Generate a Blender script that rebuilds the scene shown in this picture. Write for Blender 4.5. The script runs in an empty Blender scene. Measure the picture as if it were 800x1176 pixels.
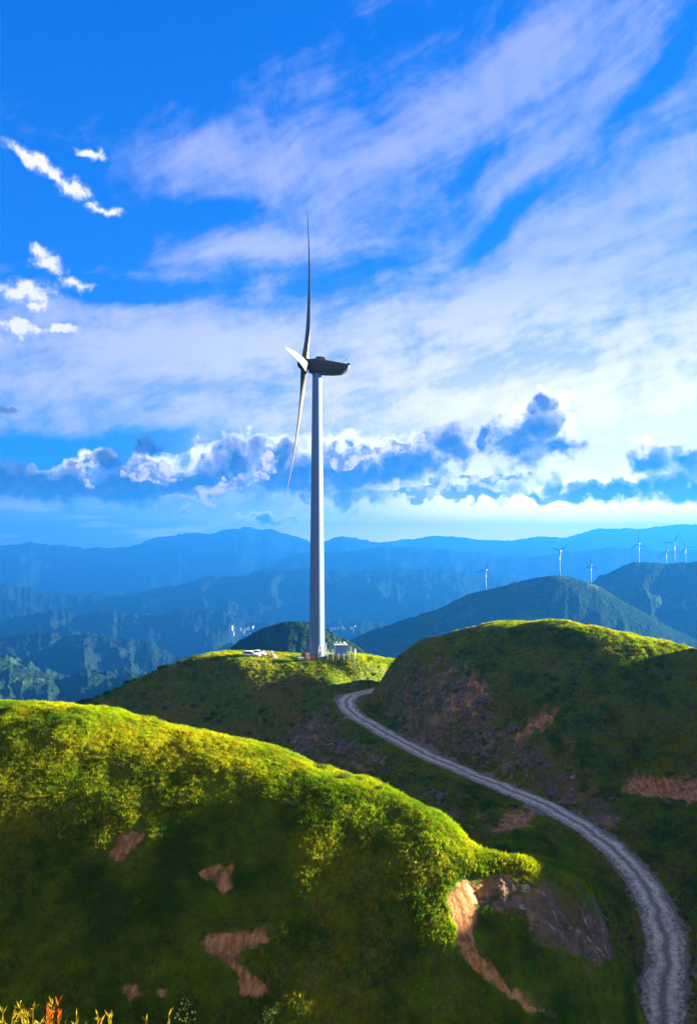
import bpy, bmesh, math, random
import numpy as np
from mathutils import Vector, Matrix, Quaternion, noise as mnoise
R = math.radians
scene = bpy.context.scene
COL = scene.collection
rng = random.Random(7)
nrs = np.random.RandomState(11)

# ------------------------------------------------------------------ camera
F, CX, HZ = 884.0, 400.0, 632.0        # focal length in photo pixels, centre column, horizon row (photo 800 x 1176)
cam = bpy.data.cameras.new('camera')
camo = bpy.data.objects.new('camera', cam)
COL.objects.link(camo)
camo.location = (0, 0, 0)
camo.rotation_euler = (R(90), 0, 0)
cam.sensor_fit = 'VERTICAL'
cam.sensor_height = 24.0
cam.lens = 24.0 * F / 1176.0
cam.shift_y = (HZ - 588.0) / 1176.0
cam.clip_start = 0.1
cam.clip_end = 120000
scene.camera = camo

# ------------------------------------------------------------------ light and exposure
SUN_AZ, SUN_EL = 72.0, 12.0             # azimuth to the right of straight ahead, elevation
SKY_STRENGTH = 0.1
EXPOSURE = 4.0
scene.view_settings.view_transform = 'Standard'
scene.view_settings.look = 'None'
scene.view_settings.gamma = 1
scene.view_settings.use_curve_mapping = False
scene.view_settings.exposure = EXPOSURE
scene.render.resolution_x, scene.render.resolution_y = 696, 1024
sl = bpy.data.lights.new('sun', 'SUN')
sl.energy = 5.0
sl.angle = R(0.5)
sl.color = (1.0, 0.88, 0.66)
so = bpy.data.objects.new('sun', sl)
COL.objects.link(so)
sdir = Vector((math.sin(R(SUN_AZ)) * math.cos(R(SUN_EL)), math.cos(R(SUN_AZ)) * math.cos(R(SUN_EL)), math.sin(R(SUN_EL))))
so.rotation_euler = sdir.to_track_quat('Z', 'Y').to_euler()

def srgb(r, g, b):
    f = lambda c: (c / 255 / 12.92) if c / 255 <= 0.04045 else ((c / 255 + 0.055) / 1.055) ** 2.4
    return (f(r), f(g), f(b))

class NT:
    """small helper to write node trees"""
    def __init__(s, tree):
        s.t = tree
    def n(s, typ, ins=None, **kw):
        nd = s.t.nodes.new(typ)
        for k, v in kw.items():
            setattr(nd, k, v)
        for k, v in (ins or {}).items():
            s.set(nd.inputs[k], v)
        return nd
    def set(s, sock, v):
        if hasattr(v, 'links') and hasattr(v, 'is_output'):
            s.t.links.new(v, sock)
        else:
            if isinstance(v, (tuple, list)) and len(v) == 3 and sock.type == 'RGBA':
                v = (*v, 1)
            sock.default_value = v
    def math(s, op, a, b=0.0, c=None, clamp=False):
        ins = {0: a, 1: b}
        if c is not None:
            ins[2] = c
        return s.n('ShaderNodeMath', ins, operation=op, use_clamp=clamp).outputs[0]
    def vm(s, op, a, b=(0, 0, 0)):
        return s.n('ShaderNodeVectorMath', {0: a, 1: b}, operation=op).outputs[0]
    def mix(s, f, a, b, blend='MIX'):
        return s.n('ShaderNodeMix', {0: f, 6: a, 7: b}, data_type='RGBA', blend_type=blend).outputs[2]
    def ramp(s, v, a, b, lo=0.0, hi=1.0, smooth=True):
        return s.n('ShaderNodeMapRange', {0: v, 1: a, 2: b, 3: lo, 4: hi},
                   interpolation_type='SMOOTHSTEP' if smooth else 'LINEAR').outputs[0]
    def noise(s, vec, scale, detail=4, rough=0.5, dist=0.0, color=False, typ='FBM', lac=2.0, dim='3D'):
        nd = s.n('ShaderNodeTexNoise', {'Vector': vec, 'Scale': scale, 'Detail': detail, 'Roughness': rough,
                 'Distortion': dist, 'Lacunarity': lac}, noise_type=typ, normalize=True, noise_dimensions=dim)
        return nd.outputs['Color' if color else 'Fac']

# ------------------------------------------------------------------ sky (world): azimuth and elevation in degrees
def azel(px, py):
    u, v = (px - CX) / F, (HZ - py) / F
    return math.degrees(math.atan(u)), math.degrees(math.atan(v / math.sqrt(1 + u * u)))

def build_sky():
    w = bpy.data.worlds.new('World')
    scene.world = w
    w.use_nodes = True
    t = w.node_tree
    t.nodes.clear()
    g = NT(t)
    sky = g.n('ShaderNodeTexSky', sky_type='NISHITA', sun_disc=False)
    sky.sun_elevation = R(SUN_EL)
    sky.sun_rotation = R(SUN_AZ)
    sky.altitude = 1500
    sky.air_density = 1.0
    sky.dust_density = 0.6
    sky.ozone_density = 3.0
    tc = g.n('ShaderNodeTexCoord').outputs['Generated']
    sep = g.n('ShaderNodeSeparateXYZ', {0: tc})
    x, y, z = sep.outputs
    az = g.math('MULTIPLY', g.math('ARCTAN2', x, y), 57.2958)
    el = g.math('MULTIPLY', g.math('ARCSINE', z), 57.2958)
    P = g.n('ShaderNodeCombineXYZ', {0: az, 1: el}).outputs[0]
    K = SKY_STRENGTH * 2 ** EXPOSURE
    def col(r, gg, b, m=1.0):
        c = srgb(r, gg, b)
        return tuple(m * q / K for q in c)
    def blob(P_, px, py, rx, ry, ang=0.0):
        """distance (1 = edge) to an ellipse given in photo pixels, ang degrees counter-clockwise"""
        a, e = azel(px, py)
        a2, e2 = azel(px + 10, py)
        a3, e3 = azel(px, py - 10)
        sx, sy = (a2 - a) / 10, (e3 - e) / 10
        m = g.n('ShaderNodeMapping', {'Vector': P_, 'Location': (a, e, 0), 'Rotation': (0, 0, R(ang)),
                'Scale': (rx * sx, ry * sy, 1)}, vector_type='TEXTURE')
        return g.n('ShaderNodeVectorMath', {0: m.outputs[0]}, operation='LENGTH').outputs['Value']
    def union(P_, blobs, k=0.25):
        d = None
        for i, b in enumerate(blobs):
            if i % 3 == 2:      # evaluate one after the other (keeps the shader's stack small)
                P_ = g.vm('ADD', P_, g.n('ShaderNodeCombineXYZ', {2: g.math('MULTIPLY', d, 1e-6)}).outputs[0])
            l = blob(P_, *b)
            d = l if d is None else g.math('SMOOTH_MIN', d, l, k)
        return d
    def sumg(P_, blobs, base=0.0):
        """sum of soft bumps; each (px, py, rx, ry, ang, weight)"""
        acc = base
        for i, b in enumerate(blobs):
            if i % 3 == 2:
                P_ = g.vm('ADD', P_, g.n('ShaderNodeCombineXYZ', {2: g.math('MULTIPLY', acc, 1e-6)}).outputs[0])
            l = blob(P_, *b[:5])
            v = g.ramp(l, 1.0, 0.0, 0.0, b[5])
            acc = g.math('ADD', acc, v)
        return acc
    # clear-sky colour: the sky texture, more saturated towards the zenith
    hs = g.n('ShaderNodeHueSaturation', {'Saturation': 1.75, 'Value': 1.0, 'Color': sky.outputs[0]}).outputs[0]
    base = g.mix(1.0, hs, (0.15, 0.5, 1.0), 'MULTIPLY')
    grad = g.ramp(el, 2.0, 34.0, 0, 1, False)
    tgt = g.mix(grad, col(40, 130, 226), col(0, 98, 206))
    base = g.mix(0.93, base, tgt)
    # warp fields
    wl = g.vm('SUBTRACT', g.noise(P, 0.09, 1, 0.5, color=True, dim='2D'), (0.5, 0.5, 0.5))
    Pw = g.vm('ADD', P, g.vm('MULTIPLY', wl, (3.2, 2.4, 0)))
    # ---- high cirrus veil
    def streak(ang, sx, sy, off, detail, rough, scale=1.0):
        m = g.n('ShaderNodeMapping', {'Vector': Pw, 'Location': (off, off * 0.7, 0), 'Rotation': (0, 0, R(ang)),
                'Scale': (sx, sy, 1)}, vector_type='TEXTURE').outputs[0]
        return g.noise(m, scale, detail, rough, dim='2D')
    s1 = streak(22, 9.0, 2.0, 3.0, 5, 0.55)
    s2 = streak(8, 14.0, 1.9, 31.0, 4, 0.55)
    s3 = streak(38, 8.0, 3.0, 57.0, 4, 0.6)
    lowf = g.ramp(el, 18.0, 30.0, 0, 1)
    st = g.n('ShaderNodeMix', {0: lowf, 2: s2, 3: s1}, data_type='FLOAT').outputs[0]
    s4 = streak(26, 7.0, 0.55, 91.0, 4, 0.6)
    st = g.math('ADD', g.math('ADD', g.math('MULTIPLY', st, 0.55), g.math('MULTIPLY', s3, 0.25)), g.math('MULTIPLY', s4, 0.2))
    cov = sumg(Pw, CIRRUS, 0.0)
    lin = g.ramp(el, 11.0, 34.0, 0.62, 0.06, False)
    rgt = g.ramp(az, -22.0, 24.0, -0.10, 0.12, False)
    c = g.math('ADD', g.math('ADD', cov, lin), rgt)
    c = g.math('ADD', c, g.math('MULTIPLY', g.math('SUBTRACT', st, 0.5), 1.4))
    mott = g.noise(Pw, 0.42, 5, 0.65, dim='2D')
    c = g.math('ADD', c, g.math('MULTIPLY', g.math('SUBTRACT', mott, 0.5), 0.65))
    cm = g.ramp(c, 0.02, 0.9, 0, 1)
    veil_hi, veil_lo = col(170, 184, 246), col(222, 225, 250)
    vc = g.mix(g.ramp(el, 10.0, 32.0), veil_lo, veil_hi)
    warm = g.math('MULTIPLY', g.ramp(az, -20.0, 14.0), g.ramp(el, 21.0, 7.0))
    vc = g.mix(warm, vc, col(255, 238, 216, 1.7))
    cm = g.math('MAXIMUM', cm, g.math('MULTIPLY', warm, 0.9))
    res = g.mix(g.math('MULTIPLY', cm, 0.93), base, vc)
    # ---- low pale layer near the horizon
    hz = g.math('MAXIMUM', g.ramp(el, 4.2, 0.6), g.math('MULTIPLY', g.ramp(el, 8.5, 2.5), g.ramp(az, -12.0, 16.0)))
    hzc = g.mix(g.ramp(az, -20.0, 8.0), col(120, 160, 218), col(255, 226, 184))
    hs_n = g.noise(g.n('ShaderNodeMapping', {'Vector': P, 'Scale': (0.12, 0.9, 1)}).outputs[0], 1.0, 3, 0.6, dim='2D')
    hzc0 = hzc
    hzc = g.mix(g.math('MULTIPLY', g.ramp(hs_n, 0.5, 0.68), 0.75), hzc, col(236, 232, 228))
    gl = g.math('ADD', 1.0, g.math('MULTIPLY', g.ramp(el, 9.0, 0.8), g.ramp(az, -26.0, 18.0, 1.6, 5.0)))
    hzc = g.n('ShaderNodeVectorMath', {0: hzc, 3: gl}, operation='SCALE').outputs[0]
    res = g.mix(g.math('MULTIPLY', hz, 0.95), res, hzc)
    # unseen sky behind the camera: pale fill added to lift the blue shade
    bk = g.ramp(g.math('ABSOLUTE', az), 55.0, 110.0, 0, 0.85)
    res = g.mix(bk, res, col(222, 212, 190))
    # ---- cumulus: billows made by warping the outline at several sizes
    def bill(vec, scale, det, seed):
        m = g.vm('ADD', vec, (seed, seed * 1.3, 0))
        return g.vm('SUBTRACT', g.noise(m, scale, det, 0.5, color=True, dim='2D'), (0.5, 0.5, 0.5))
    plain = res
    B1 = bill(P, 0.55, 5, 11)
    vor = g.n('ShaderNodeTexVoronoi', {'Vector': g.vm('ADD', P, g.vm('MULTIPLY', B1, (1.0, 1.0, 0))),
              'Scale': 0.8, 'Detail': 2.0, 'Roughness': 0.55}, feature='SMOOTH_F1', voronoi_dimensions='2D')
    vorh = g.math('SUBTRACT', 0.55, vor.outputs['Distance'])
    PA = g.vm('ADD', P, g.vm('MULTIPLY', B1, (2.2, 1.7, 0)))
    PB = g.vm('ADD', P, g.vm('MULTIPLY', B1, (-3.2, 2.2, 0)))
    dW = g.math('SUBTRACT', union(PA, WHITE), g.math('MULTIPLY', vorh, 0.7))
    dD = g.math('SUBTRACT', union(PB, DARK), g.math('MULTIPLY', vorh, 0.3))
    fn = g.noise(P, 1.1, 5, 0.62, dim='2D')
    wc = g.mix(g.ramp(fn, 0.38, 0.62), col(120, 122, 160), col(253, 240, 222, 1.5))
    wc = g.mix(g.ramp(dW, 0.75, 0.35), col(255, 246, 228, 1.9), wc)
    wc = g.mix(g.math('MULTIPLY', g.ramp(az, 2.0, 14.0), 0.6), wc, col(255, 236, 196, 2.0))
    mW = g.ramp(dW, 1.12, 0.62)
    res = g.mix(mW, res, wc)
    dc = g.mix(g.ramp(fn, 0.42, 0.66), col(12, 40, 120), col(78, 80, 124))
    dc = g.mix(g.math('MULTIPLY', g.ramp(el, 5.2, 8.5), g.ramp(fn, 0.35, 0.6)), dc, col(92, 96, 136))
    dc = g.mix(g.math('MULTIPLY', g.ramp(az, 8.0, 14.0), g.ramp(el, 5.0, 3.2)), dc, col(0, 48, 96))
    dc = g.mix(g.ramp(dD, 0.45, 0.95), dc, col(96, 100, 160))
    mD = g.math('MULTIPLY', g.ramp(g.math('ADD', dD, g.math('MULTIPLY', g.math('SUBTRACT', 0.5, fn), 0.6)), 1.10, 0.40), 0.97)
    res = g.mix(g.math('MULTIPLY', g.math('MULTIPLY', g.ramp(dD, 1.45, 0.85), mW), 0.8), res, col(168, 166, 192))
    res = g.mix(mD, res, dc)
    # grey underside strips
    dG = g.math('ADD', union(PB, GREY), g.math('MULTIPLY', g.math('SUBTRACT', fn, 0.5), 1.2))
    res = g.mix(g.math('MULTIPLY', g.ramp(dG, 1.05, 0.6), 0.85), res, col(112, 118, 142))
    # bright fringes lying over the dark band
    dF = g.math('SUBTRACT', union(PA, FRINGE), g.math('MULTIPLY', vorh, 1.1))
    res = g.mix(g.math('MULTIPLY', g.ramp(dF, 1.0, 0.7), 0.92), res, g.mix(g.ramp(fn, 0.36, 0.6), col(150, 130, 150), col(255, 230, 196, 1.4)))
    with_cumulus = res
    # small puffs at the left
    res = plain
    fn = g.noise(P, 1.1, 5, 0.62, dim='2D')
    PC = g.vm('ADD', P, g.vm('MULTIPLY', bill(P, 0.7, 5, 47), (2.2, 1.5, 0)))
    dP = g.math('ADD', union(PC, PUFFS), g.math('MULTIPLY', g.math('SUBTRACT', fn, 0.5), 1.5))
    pc = g.mix(g.ramp(dP, 0.9, 0.3), col(190, 204, 246), col(255, 248, 238, 1.25))
    res = g.mix(g.math('MULTIPLY', g.ramp(dP, 1.15, 0.25), 0.92), res, pc)
    with_puffs = res
    def inside(a, b, c, d):     # 1 inside the box of azimuth a..b and elevation c..d, else 0
        m = g.math('MULTIPLY', g.math('GREATER_THAN', az, a), g.math('LESS_THAN', az, b))
        return g.math('MULTIPLY', m, g.math('MULTIPLY', g.math('GREATER_THAN', el, c), g.math('LESS_THAN', el, d)))
    def bgs(c):
        return g.n('ShaderNodeBackground', {'Color': c, 'Strength': SKY_STRENGTH}).outputs[0]
    def mixs(f, a, b):
        return g.n('ShaderNodeMixShader', {0: f, 1: a, 2: b}).outputs[0]
    # clouds are only worked out in the part of the sky where they are
    sh = mixs(inside(-40, 40, 0.5, 13.9), bgs(plain), bgs(with_cumulus))
    sh = mixs(inside(-40, -12, 13.9, 29), sh, bgs(with_puffs))
    sh = mixs(g.math('LESS_THAN', el, -1.5), sh, bgs(col(30, 60, 90)))
    out = g.n('ShaderNodeOutputWorld')
    t.links.new(sh, out.inputs[0])
    w.cycles.sampling_method = 'MANUAL'
    w.cycles.sample_map_resolution = 256

CIRRUS = [  # px, py, rx, ry, angle, weight
    (520, 130, 330, 90, 20, 0.42), (300, 175, 190, 60, 8, 0.40), (230, 180, 120, 40, 0, 0.25),
    (300, 285, 170, 30, 5, 0.40), (660, 140, 260, 60, 32, 0.25), (640, 50, 260, 60, 15, 0.22),
    (700, 240, 240, 50, 22, 0.30), (180, 400, 260, 60, 3, 0.42), (600, 340, 300, 60, 12, 0.30), (360, 130, 90, 60, 30, 0.15),
    (100, 60, 300, 110, 5, -0.30), (60, 260, 190, 120, 0, -0.55), (230, 240, 130, 30, 4, -0.38), (150, 335, 190, 28, 2, -0.50),
    (560, 262, 120, 26, 30, -0.55), (540, 190, 70, 30, 35, -0.35), (740, 110, 90, 30, 35, -0.45),
    (410, 310, 110, 24, 14, -0.38), (330, 20, 170, 50, 0, -0.15),
    (60, 520, 260, 34, 0, -0.75), (200, 500, 120, 20, 0, -0.2),
]
WHITE = [  # px, py, rx, ry, angle
    (75, 545, 42, 14, 0), (100, 530, 36, 12, 30), (185, 538, 50, 20, 0), (245, 533, 40, 28, 0), (285, 525, 44, 36, 0),
    (335, 528, 48, 34, 0), (400, 523, 54, 34, 0), (460, 528, 56, 32, 0), (400, 573, 70, 14, 0), (505, 550, 60, 20, 0), (618, 492, 46, 48, 0),
    (632, 472, 34, 30, 0), (560, 560, 90, 18, 0), (600, 545, 60, 22, 0), (755, 532, 44, 34, 0), (790, 538, 36, 26, 0),
    (420, 572, 60, 10, 0), (315, 594, 60, 7, 0), (215, 570, 44, 8, 0), (60, 545, 26, 10, 0), (690, 556, 60, 7, 0),
]
DARK = [
    (-20, 553, 110, 26, 0), (60, 558, 110, 24, 0), (140, 560, 110, 24, 0), (230, 556, 90, 22, 8), (130, 530, 22, 20, 0), (168, 514, 20, 12, 20),
    (268, 530, 34, 24, 35), (330, 550, 56, 28, 0), (400, 548, 70, 29, 0), (460, 536, 64, 20, 22), (515, 512, 36, 28, 10),
    (592, 510, 42, 27, 10), (618, 490, 24, 20, 20), (645, 512, 30, 12, 0), (619, 462, 14, 12, 0), (560, 502, 18, 20, 0),
    (745, 530, 26, 15, 0), (795, 532, 26, 20, 0), (700, 564, 95, 15, 0), (780, 563, 100, 19, 0), (328, 530, 18, 22, -30),
]
GREY = [(540, 568, 60, 9, 0), (475, 568, 30, 7, 0), (640, 570, 40, 7, 0), (0, 473, 22, 7, 0)]
FRINGE = [(100, 545, 10, 26, 50), (190, 537, 26, 9, 10), (170, 548, 36, 6, 0), (255, 562, 60, 13, 25), (300, 540, 22, 14, 30),
          (214, 575, 26, 4, 0), (500, 560, 40, 9, 10), (450, 515, 50, 8, 10), (560, 548, 70, 5, 0), (400, 528, 30, 8, 0)]
PUFFS = [(40, 184, 40, 12, -22), (62, 198, 26, 8, -45), (86, 218, 24, 13, -5), (121, 240, 28, 9, 3), (104, 176, 18, 8, -10),
         (55, 302, 24, 12, 0), (48, 290, 14, 9, 0), (28, 335, 42, 17, 0), (86, 327, 26, 9, 0), (40, 350, 20, 12, 20),
         (20, 375, 36, 11, -5), (72, 377, 26, 8, 0), (-10, 390, 26, 14, 0)]
build_sky()

# ------------------------------------------------------------------ helpers
def at(px, py, Y):
    """point at distance Y ahead whose place in the photograph is (px, py)"""
    return ((px - CX) / F * Y, Y, (HZ - py) / F * Y)

def tag(o, label=None, cat=None, group=None, kind=None):
    for k, v in (('label', label), ('category', cat), ('group', group), ('kind', kind)):
        if v:
            o[k] = v
    return o

def link_mesh(name, verts, faces, mat=None, parent=None, smooth=True):
    me = bpy.data.meshes.new(name)
    verts = np.asarray(verts, dtype=np.float32)
    faces = np.asarray(faces, dtype=np.int32)
    me.vertices.add(len(verts)); me.vertices.foreach_set('co', verts.ravel())
    k = faces.shape[1]
    me.loops.add(faces.size); me.loops.foreach_set('vertex_index', faces.ravel())
    me.polygons.add(len(faces)); me.polygons.foreach_set('loop_start', np.arange(0, faces.size, k, dtype=np.int32))
    me.polygons.foreach_set('loop_total', np.full(len(faces), k, dtype=np.int32))
    me.update(calc_edges=True)
    me.polygons.foreach_set('use_smooth', np.full(len(faces), smooth))
    if mat: me.materials.append(mat)
    o = bpy.data.objects.new(name, me)
    COL.objects.link(o)
    o.parent = parent
    return o

def grid_faces(nr, nc):
    i = np.arange((nr - 1) * (nc - 1))
    r, c = i // (nc - 1), i % (nc - 1)
    a = r * nc + c
    return np.stack([a, a + 1, a + nc + 1, a + nc], 1)

def set_attr(o, name, arr, dom='POINT'):
    a = o.data.attributes.new(name, 'FLOAT_COLOR' if arr.ndim == 2 else 'FLOAT', dom)
    if arr.ndim == 2:
        b = np.ones((len(arr), 4), np.float32); b[:, :arr.shape[1]] = arr
        a.data.foreach_set('color', b.ravel())
    else:
        a.data.foreach_set('value', arr.astype(np.float32))

def _hash(ix, iy, seed):
    h = (ix * 374761393 + iy * 668265263 + seed * 974711) & 0xFFFFFFFF
    h = ((h ^ (h >> 13)) * 1274126177) & 0xFFFFFFFF
    return ((h ^ (h >> 16)) & 0xFFFF) / 65535.0

def vnoise(x, y, seed=0):
    x = np.asarray(x, dtype=np.float64); y = np.asarray(y, dtype=np.float64)
    ix, iy = np.floor(x).astype(np.int64), np.floor(y).astype(np.int64)
    fx, fy = x - ix, y - iy
    ux, uy = fx * fx * fx * (fx * (fx * 6 - 15) + 10), fy * fy * fy * (fy * (fy * 6 - 15) + 10)
    a, b = _hash(ix, iy, seed), _hash(ix + 1, iy, seed)
    c, d = _hash(ix, iy + 1, seed), _hash(ix + 1, iy + 1, seed)
    return (a + (b - a) * ux) * (1 - uy) + (c + (d - c) * ux) * uy - 0.5

def fbm(x, y, octv=4, seed=0, gain=0.5):
    s, a = 0, 1.0
    for k in range(octv):
        s = s + a * vnoise(x * 2 ** k * 1.03 + k * 17.3, y * 2 ** k + k * 9.1, seed + k)
        a *= gain
    return s

def ridged(x, y, octv=4, seed=0, gain=0.5):
    s, a = 0, 1.0
    for k in range(octv):
        s = s + a * (0.5 - 2 * np.abs(vnoise(x * 2 ** k + k * 7.7, y * 2 ** k + k * 3.1, seed + k)))
        a *= gain
    return s

def sstep(a, b, x):
    t = np.clip((x - a) / (b - a), 0, 1)
    return t * t * (3 - 2 * t)

class TPS:
    def __init__(s, pts, lam=0.02):
        p = np.array(pts, float)
        s.c = p[:, :2] / 50.0
        n = len(p)
        d = np.linalg.norm(s.c[:, None] - s.c[None], axis=2)
        K = np.where(d > 0, d * d * np.log(d + 1e-12), 0) + lam * 0.01 * np.eye(n)
        Pm = np.hstack([np.ones((n, 1)), s.c])
        A = np.zeros((n + 3, n + 3)); A[:n, :n] = K; A[:n, n:] = Pm; A[n:, :n] = Pm.T
        s.w = np.linalg.solve(A, np.concatenate([p[:, 2], np.zeros(3)]))
    def __call__(s, X, Y):
        sh = np.shape(X)
        x, y = np.ravel(X) / 50.0, np.ravel(Y) / 50.0
        out = s.w[-3] + s.w[-2] * x + s.w[-1] * y
        for (cx, cy), w in zip(s.c, s.w[:-3]):
            d2 = (x - cx) ** 2 + (y - cy) ** 2
            out += w * 0.5 * d2 * np.log(d2 + 1e-12)
        return out.reshape(sh)

def smax(a, b, k):
    h = np.clip(0.5 + 0.5 * (a - b) / k, 0, 1)
    return b + (a - b) * h + k * h * (1 - h)

# ------------------------------------------------------------------ near terrain: four landforms merged into one ground sheet
# foreground hill
LA = [at(*p) for p in [
    (-150, 800, 80), (0, 808, 76), (130, 820, 73), (250, 845, 70), (330, 868, 67), (440, 905, 64), (530, 955, 60), (590, 982, 57.5), (612, 993, 57),
    (-150, 860, 70), (-150, 960, 60), (-150, 1120, 50),
    (0, 820, 72), (0, 860, 66), (0, 926, 60), (0, 1033, 54), (0, 1176, 48),
    (130, 862, 66), (130, 960, 57.5), (130, 1100, 50),
    (250, 862, 66), (250, 913, 61), (250, 992, 56), (250, 1176, 47),
    (350, 905, 62), (350, 1000, 55), (350, 1120, 49.5),
    (440, 922, 61), (440, 970, 57), (440, 1049, 53), (440, 1164, 49),
    (530, 973, 57.3), (515, 1035, 53.4), (530, 1065, 52.4), (545, 1092, 51.6), (590, 1145, 50.6), (625, 1172, 50.4), (500, 1120, 50.3), (540, 1176, 49.2),
    (560, 990, 56.6), (570, 1030, 54.8), (560, 1075, 52.8), (590, 1100, 52.2), (610, 1045, 55.2), (615, 1100, 53.0), (650, 1006, 58.5), (650, 1050, 56.8), (655, 1100, 54.6), (640, 1140, 52.4),
    (680, 1030, 60), (690, 1070, 58.5), (700, 1110, 57), (690, 1160, 54.6), (720, 1176, 56), (715, 1120, 62), (735, 1160, 66), (750, 1190, 66), (700, 1230, 50), (760, 1260, 56),
    (530, 985, 63), (560, 1012, 60.5), (590, 1020, 60.5), (612, 1022, 60.8), (650, 1014, 63), (655, 1000, 74), (695, 1050, 71), (700, 1036, 84), (728, 1085, 78), (742, 1135, 72), (560, 1075, 66), (600, 1060, 67),
    (640, 1240, 47), (580, 1250, 45), (800, 1260, 70), (860, 1300, 60), (820, 1200, 90), (900, 1250, 80)]]
LA += [(x, y + 13, z - 7.5) for x, y, z in LA[:8]] + [(x + 4, y + 32, z - 24) for x, y, z in LA[:8]]
LA += [(-60, 38, -37), (-30, 38, -36), (0, 38, -37), (20, 36, -42), (44, 80, -60), (-70, 60, -24), (-80, 90, -20)]
# right hill, the valley before it and the ground under the road
LC = [at(*p) for p in [
    (446, 768, 190), (456, 757, 188), (480, 738, 185), (520, 728, 180), (560, 718.5, 174), (600, 717.5, 169), (640, 714, 164), (680, 719, 162), (720, 728, 160), (760, 737, 158), (800, 746, 156),
    (850, 752, 150), (900, 745, 140),
    (445, 800, 180), (450, 830, 168), (470, 790, 171), (470, 820, 162), (500, 845, 150.5), (500, 800, 160), (500, 762, 171),
    (560, 870, 141.5), (560, 820, 149), (560, 770, 157), (560, 735, 163),
    (620, 890, 134), (620, 840, 141), (620, 780, 150), (620, 735, 158.5),
    (680, 930, 121.5), (690, 880, 130), (690, 820, 139), (690, 760, 150), (690, 733, 156),
    (760, 1000, 106), (760, 940, 116), (750, 880, 127), (750, 810, 139), (750, 762, 149),
    (810, 1130, 87), (800, 1060, 96), (800, 1000, 105), (800, 920, 118), (800, 850, 130), (800, 790, 143),
    (860, 1100, 84), (870, 1000, 96), (880, 900, 110), (880, 820, 124),
    # road line
    (430, 793, 192), (398, 805, 181), (402, 815, 175), (430, 835, 164), (500, 873, 145), (600, 915, 128), (680, 955, 115), (735, 1010, 103), (762, 1070, 93), (764, 1130, 86), (757, 1176, 80.5),
    # just behind the crest
    (455, 778, 198), (480, 758, 196), (500, 748, 194), (520, 742, 191), (560, 730, 187), (600, 725, 184), (560, 738, 200), (610, 732, 198), (520, 750, 202),
    # slopes left of the road
    (470, 880, 138), (440, 890, 138), (400, 850, 158), (380, 820, 172), (360, 850, 158), (350, 880, 146), (540, 925, 122), (560, 940, 116), (600, 945, 114),
    (640, 975, 104), (650, 1000, 97), (690, 1030, 92), (700, 1080, 84), (715, 1150, 79), (690, 1176, 75)]]
LC += [(x * 1.02, y + 22, z - 9) for x, y, z in LC[5:13:2]] + [(x * 1.05, y + 60, z - 36) for x, y, z in LC[1:13:2]]
LC += [(-20, 172, -50), (-32, 160, -58), (-14, 158, -44), (18, 60, -47), (24, 68, -48), (34, 60, -50), (40, 40, -48), (0, 60, -56), (-20, 90, -52), (0, 100, -46), (-30, 120, -56), (-12, 125, -46), (-50, 160, -62),
       (62, 92, -18), (80, 105, -10), (100, 100, -9), (75, 75, -12.2), (110, 70, -9), (60, 55, -34), (100, 140, -5), (130, 120, -4), (95, 165, -15), (130, 180, -14), (0, 230, -34), (-20, 240, -42), (25, 212, -30.5), (40, 205, -27), (55, 200, -27)]  # includes unseen ridges off right and behind the crest, shaped to cast shade
# turbine hill
LB = [at(*p) for p in [
    (240, 752.5, 214), (300, 749.5, 217), (350, 751, 218), (400, 750, 215), (430, 757, 210), (448, 768, 206),
    (222, 757, 205), (235, 763, 197), (280, 769, 192), (340, 770.5, 194), (400, 773, 197), (450, 780, 200),
    (300, 757, 207), (362, 757.5, 207), (400, 764, 198), (420, 765, 200),
    (185, 768, 201), (160, 780, 198), (130, 797, 194), (130, 800, 205), (160, 785, 208), (185, 774, 210), (205, 768, 210), (80, 813, 190), (30, 840, 186),
    (200, 810, 188), (150, 830, 186), (300, 796, 187.8), (300, 815, 184.2), (340, 796, 189), (340, 815, 185.6), (260, 798, 188), (260, 822, 184), (380, 790, 187), (300, 850, 178.8), (350, 850, 177), (250, 856, 178), (200, 850, 181),
    (400, 789, 190), (330, 870, 150), (430, 788, 196)]]
LB += [(-45, 235, -36), (-15, 238, -36), (12, 236, -38), (-80, 230, -62), (-20, 290, -75), (40, 290, -80), (-80, 290, -95), (-60, 150, -62), (-100, 190, -75), (-30, 140, -52),
       (20, 215, -33), (30, 190, -38), (60, 230, -50), (0, 150, -44)]
# the knoll under the camera
def knoll(X, Y):
    r = np.sqrt((X * 0.55) ** 2 + np.maximum(Y, 0) ** 2)
    side = 0.25 * (vnoise(X * 0.3, Y * 0.3, 5))
    back = np.where(Y < 0, -0.08 * Y, 0)
    return -1.66 + side - back * 1.0 - 0.30 * np.maximum(r - 1.2, 0) ** 1.0 - 0.62 * np.maximum(r - 2.7, 0) + 0.0 * X

tA, tC, tB = TPS(LA), TPS(LC), TPS(LB)

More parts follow.
